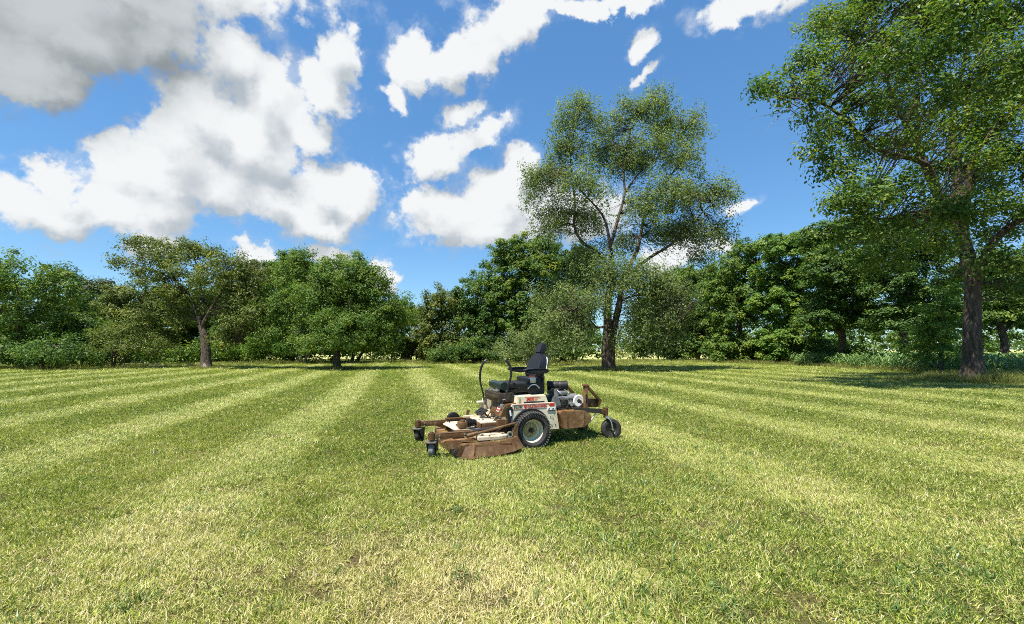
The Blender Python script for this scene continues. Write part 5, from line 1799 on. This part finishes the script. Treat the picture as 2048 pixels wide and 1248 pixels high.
# dry clippings lying on the deck
rng = np.random.default_rng(17)
V, F, tn = blades(rng, 260, 0.15, 0.02, 0.05, 0.003, 0.006, 1.2, 0.7)
V = V * np.array([1.3, 0.55, 0.5]) + np.array([-0.52, -0.735, 0.20])
tag(np_mesh('clippings', V, F, TALL, deck, tone=np.clip(tn + 0.25, 0, 1)), kind='stuff')

# ---- caster arms and frame of the deck
for s in (-1, 1):
    a = MB()
    y = s * 0.53
    x1 = -0.90 if s < 0 else -1.0
    a.box((-1.40, y - 0.035, 0.300), (x1, y + 0.035, 0.312), 0.002)
    a.box((-1.40, y - 0.035, 0.235), (x1, y - 0.026, 0.299), 0.002)
    a.box((-1.40, y + 0.026, 0.235), (x1, y + 0.035, 0.299), 0.002)
    a.prism([(-1.20, 0.234), (-1.02, 0.234), (-0.95, 0.178), (-1.06, 0.178)], y - 0.034, y - 0.024)
    a.prism([(-1.20, 0.234), (-1.02, 0.234), (-0.95, 0.178), (-1.06, 0.178)], y + 0.024, y + 0.034)
    arm = a.build('caster_arm', RUST, mower)
    q = MB()
    q.cyl((-1.46, y, 0.232), (-1.46, y, 0.322), 0.050, None, 18, 0.005)
    q.box((-1.425, y - 0.045, 0.245), (-1.385, y + 0.045, 0.310), 0.004)
    q.build('pivot_tube', RUST, arm)
    for x in (-1.37, -1.02):
        for z in (0.285, 0.248):
            if x == -1.02 and z < 0.26 and s > 0:
                continue
            q = MB()
            q.cyl((x, y - 0.052, z), (x, y - 0.036, z), 0.013, None, 6)
            q.build('bolt', BRIGHT, arm, smooth=False)
# pink worn channel under the near arm
a = MB()
a.prism([(-1.36, 0.205), (-1.30, 0.228), (-0.95, 0.228), (-0.88, 0.190), (-1.02, 0.188), (-1.08, 0.196)], -0.66, -0.58, 0.004)
a.build('lower_channel', PINKPRINT if False else TAN, mower)
a = MB()
a.box((-1.02, 0.575, 0.235), (-0.30, 0.590, 0.322), 0.003)
a.box((-1.02, 0.530, 0.3225), (-0.30, 0.590, 0.330), 0.002)
a.build('side_rail', RUST, mower)
# push arms from body to deck
a = MB()
a.cyl((-0.98, -0.60, 0.262), (-0.285, -0.60, 0.385), 0.017, None, 10)
a.cyl((-1.00, -0.60, 0.258), (-0.84, -0.60, 0.287), 0.028, None, 12, 0.003)
a.build('push_arm', RUST, mower)
a = MB()
a.cyl((-0.90, -0.44, 0.285), (-0.36, -0.40, 0.330), 0.020, None, 10)
a.box((-0.93, -0.50, 0.245), (-0.84, -0.40, 0.300), 0.006)
a.build('push_arm', STEEL, mower)
a = MB()
a.box((-0.52, -0.46, 0.315), (-0.30, -0.445, 0.410), 0.003)
a.box((-0.52, -0.46, 0.4105), (-0.30, -0.40, 0.420), 0.003)
a.build('hitch_plate', RUST, mower)
a = MB()
a.box((-0.48, 0.30, 0.32), (-0.33, 0.315, 0.40), 0.003)
a.prism([(-0.74, 0.34), (-0.70, 0.34), (-0.655, 0.46), (-0.700, 0.47)], 0.40, 0.43, 0.004)
a.build('lift_bracket', RUST, mower)
a = MB()
a.box((0, -0.03, -0.014), (0.46, 0.03, 0.014), 0.004, Matrix.Rotation(R(-6), 4, 'Z') @ Matrix.Rotation(R(-3), 4, 'Y'), (0, 0, 0))
a.build('lift_lever', CREAM_TOP, mower, loc=(-0.82, 0.24, 0.385))
a = MB()
a.box((-0.02, -0.02, -0.011), (0.30, 0.02, 0.011), 0.004, Matrix.Rotation(R(-62), 4, 'Z'), (0, 0, 0))
a.build('lift_lever', CREAM_TOP, mower, loc=(-0.66, 0.26, 0.392))
# gearbox, boot and drive shaft
a = MB()
a.box((-0.99, -0.18, 0.278), (-0.86, -0.04, 0.375), 0.02)
a.cyl((-0.925, -0.11, 0.375), (-0.925, -0.11, 0.395), 0.04, None, 14)
a.build('gearbox', RUST, mower)
a = MB()
for k in range(6):
    x = -0.86 + k * 0.024
    a.cyl((x, -0.115 - k * 0.002, 0.348), (x + 0.019, -0.117 - k * 0.002, 0.350), 0.068 - k * 0.003, 0.058 - k * 0.003, 20)
a.cyl((-0.72, -0.125, 0.350), (-0.60, -0.132, 0.354), 0.038, None, 16)
a.build('shaft_boot', BLACK, mower)
a = MB()
a.cyl((-0.665, -0.128, 0.352), (-0.635, -0.130, 0.353), 0.048, None, 16)
a.build('shaft_collar', CREAM_TOP, mower)
a = MB()
a.cyl((-0.60, -0.132, 0.354), (-0.34, -0.15, 0.362), 0.026, None, 12)
a.build('drive_shaft', STEEL, mower)
# cables and hoses looping above the deck
a = MB()
a.tube([(-0.50, -0.30, 0.34), (-0.46, -0.33, 0.42), (-0.38, -0.36, 0.40), (-0.43, -0.47, 0.32), (-0.55, -0.52, 0.27)], 0.007, 6, 20)
a.tube([(-0.80, -0.25, 0.34), (-0.72, -0.34, 0.30), (-0.62, -0.42, 0.28), (-0.50, -0.46, 0.30)], 0.006, 6, 16)
a.tube([(-0.47, -0.10, 0.38), (-0.52, -0.11, 0.45), (-0.47, -0.12, 0.49), (-0.42, -0.13, 0.45), (-0.46, -0.12, 0.38)], 0.007, 6, 20)
a.build('control_cable', BLACK, mower)
# small deck fittings: spring, belt pulleys, hoses, bolts and caked clippings
a = MB()
th = np.linspace(0, 2 * np.pi * 14, 150)
a.tube(np.stack([-0.80 + 0.16 * th / th[-1], -0.37 + 0.011 * np.cos(th), 0.295 + 0.011 * np.sin(th)], 1), 0.0035, 5, smooth=False)
a.build('tension_spring', BRIGHT, mower)
for x, y in ((-0.62, 0.66), (-0.78, -0.60)):
    a = MB()
    a.cyl((x, y, 0.178), (x, y, 0.235), 0.085, None, 26, 0.006)
    a.cyl((x, y, 0.235), (x, y, 0.262), 0.024, None, 6)
    a.build('spindle_pulley', STEEL, mower)
for k, (x, y, z) in enumerate(((-0.95, -0.05, 0.276), (-0.70, -0.10, 0.276), (-0.52, 0.10, 0.276), (-0.98, 0.45, 0.276), (-0.80, -0.52, 0.249), (-0.62, -0.49, 0.249), (-0.48, -0.60, 0.249), (-0.70, -0.68, 0.249))):
    a = MB()
    a.cyl((x, y, z), (x, y, z + 0.012), 0.012, None, 6)
    a.build('bolt', STEEL, mower, smooth=False)
a = MB()
a.tube([(-0.36, -0.20, 0.44), (-0.46, -0.26, 0.41), (-0.60, -0.33, 0.315), (-0.76, -0.30, 0.29), (-0.90, -0.22, 0.30)], 0.011, 7, 20)
a.tube([(-0.34, -0.06, 0.42), (-0.50, -0.05, 0.40), (-0.62, 0.04, 0.31), (-0.78, 0.10, 0.288)], 0.010, 7, 18)
a.build('hydraulic_hose', BLACK, mower)
a = MB()
a.cyl((-0.98, 0.05, 0.30), (-0.45, 0.18, 0.345), 0.014, None, 10)
a.cyl((-0.80, 0.09, 0.314), (-0.58, 0.148, 0.333), 0.024, None, 12, 0.003)
a.build('damper', STEEL, mower)
a = MB()
a.prism([(-0.60, 0.18), (-0.44, 0.18), (-0.34, 0.30), (-0.34, 0.34), (-0.47, 0.30), (-0.60, 0.22)], -0.36, -0.345, 0.003)
a.build('deck_gusset', RUST, mower)
rng = np.random.default_rng(29)
Vs, Fs, Ts, off = [], [], [], 0
for cx, cy, cz, rx, ry, m in ((-0.92, -0.60, 0.190, 0.14, 0.10, 150), (-1.10, 0.20, 0.190, 0.06, 0.25, 120), (-0.62, -0.30, 0.190, 0.22, 0.10, 220), (-0.40, -0.62, 0.190, 0.10, 0.12, 150), (-0.70, 0.10, 0.280, 0.22, 0.25, 160), (-0.55, 0.02, 0.388, 0.14, 0.25, 90), (0.75, -0.31, 0.490, 0.20, 0.10, 90)):
    V, F, tn = blades(rng, m, 1.0, 0.02, 0.05, 0.003, 0.007, 1.3, 0.6)
    b0 = V.reshape(-1, 5, 3)[:, :1, :].copy()
    V = (V.reshape(-1, 5, 3) - b0) * np.array([1, 1, 0.35]) + b0 * np.array([rx, ry, 0]) + np.array([cx, cy, cz])
    Vs.append(V.reshape(-1, 3)); Fs.append(F + off); Ts.append(np.clip(tn + 0.2, 0, 1)); off += len(V) * 5
tag(np_mesh('clippings', np.concatenate(Vs), np.concatenate(Fs), TALL, mower, tone=np.concatenate(Ts)), kind='stuff')
# far side discharge wheel hump
a = MB()
a.cyl((-0.86, 0.62, 0.30), (-0.86, 0.74, 0.30), 0.10, None, 24, 0.012)
a.build('idler_drum', BLACK, mower)
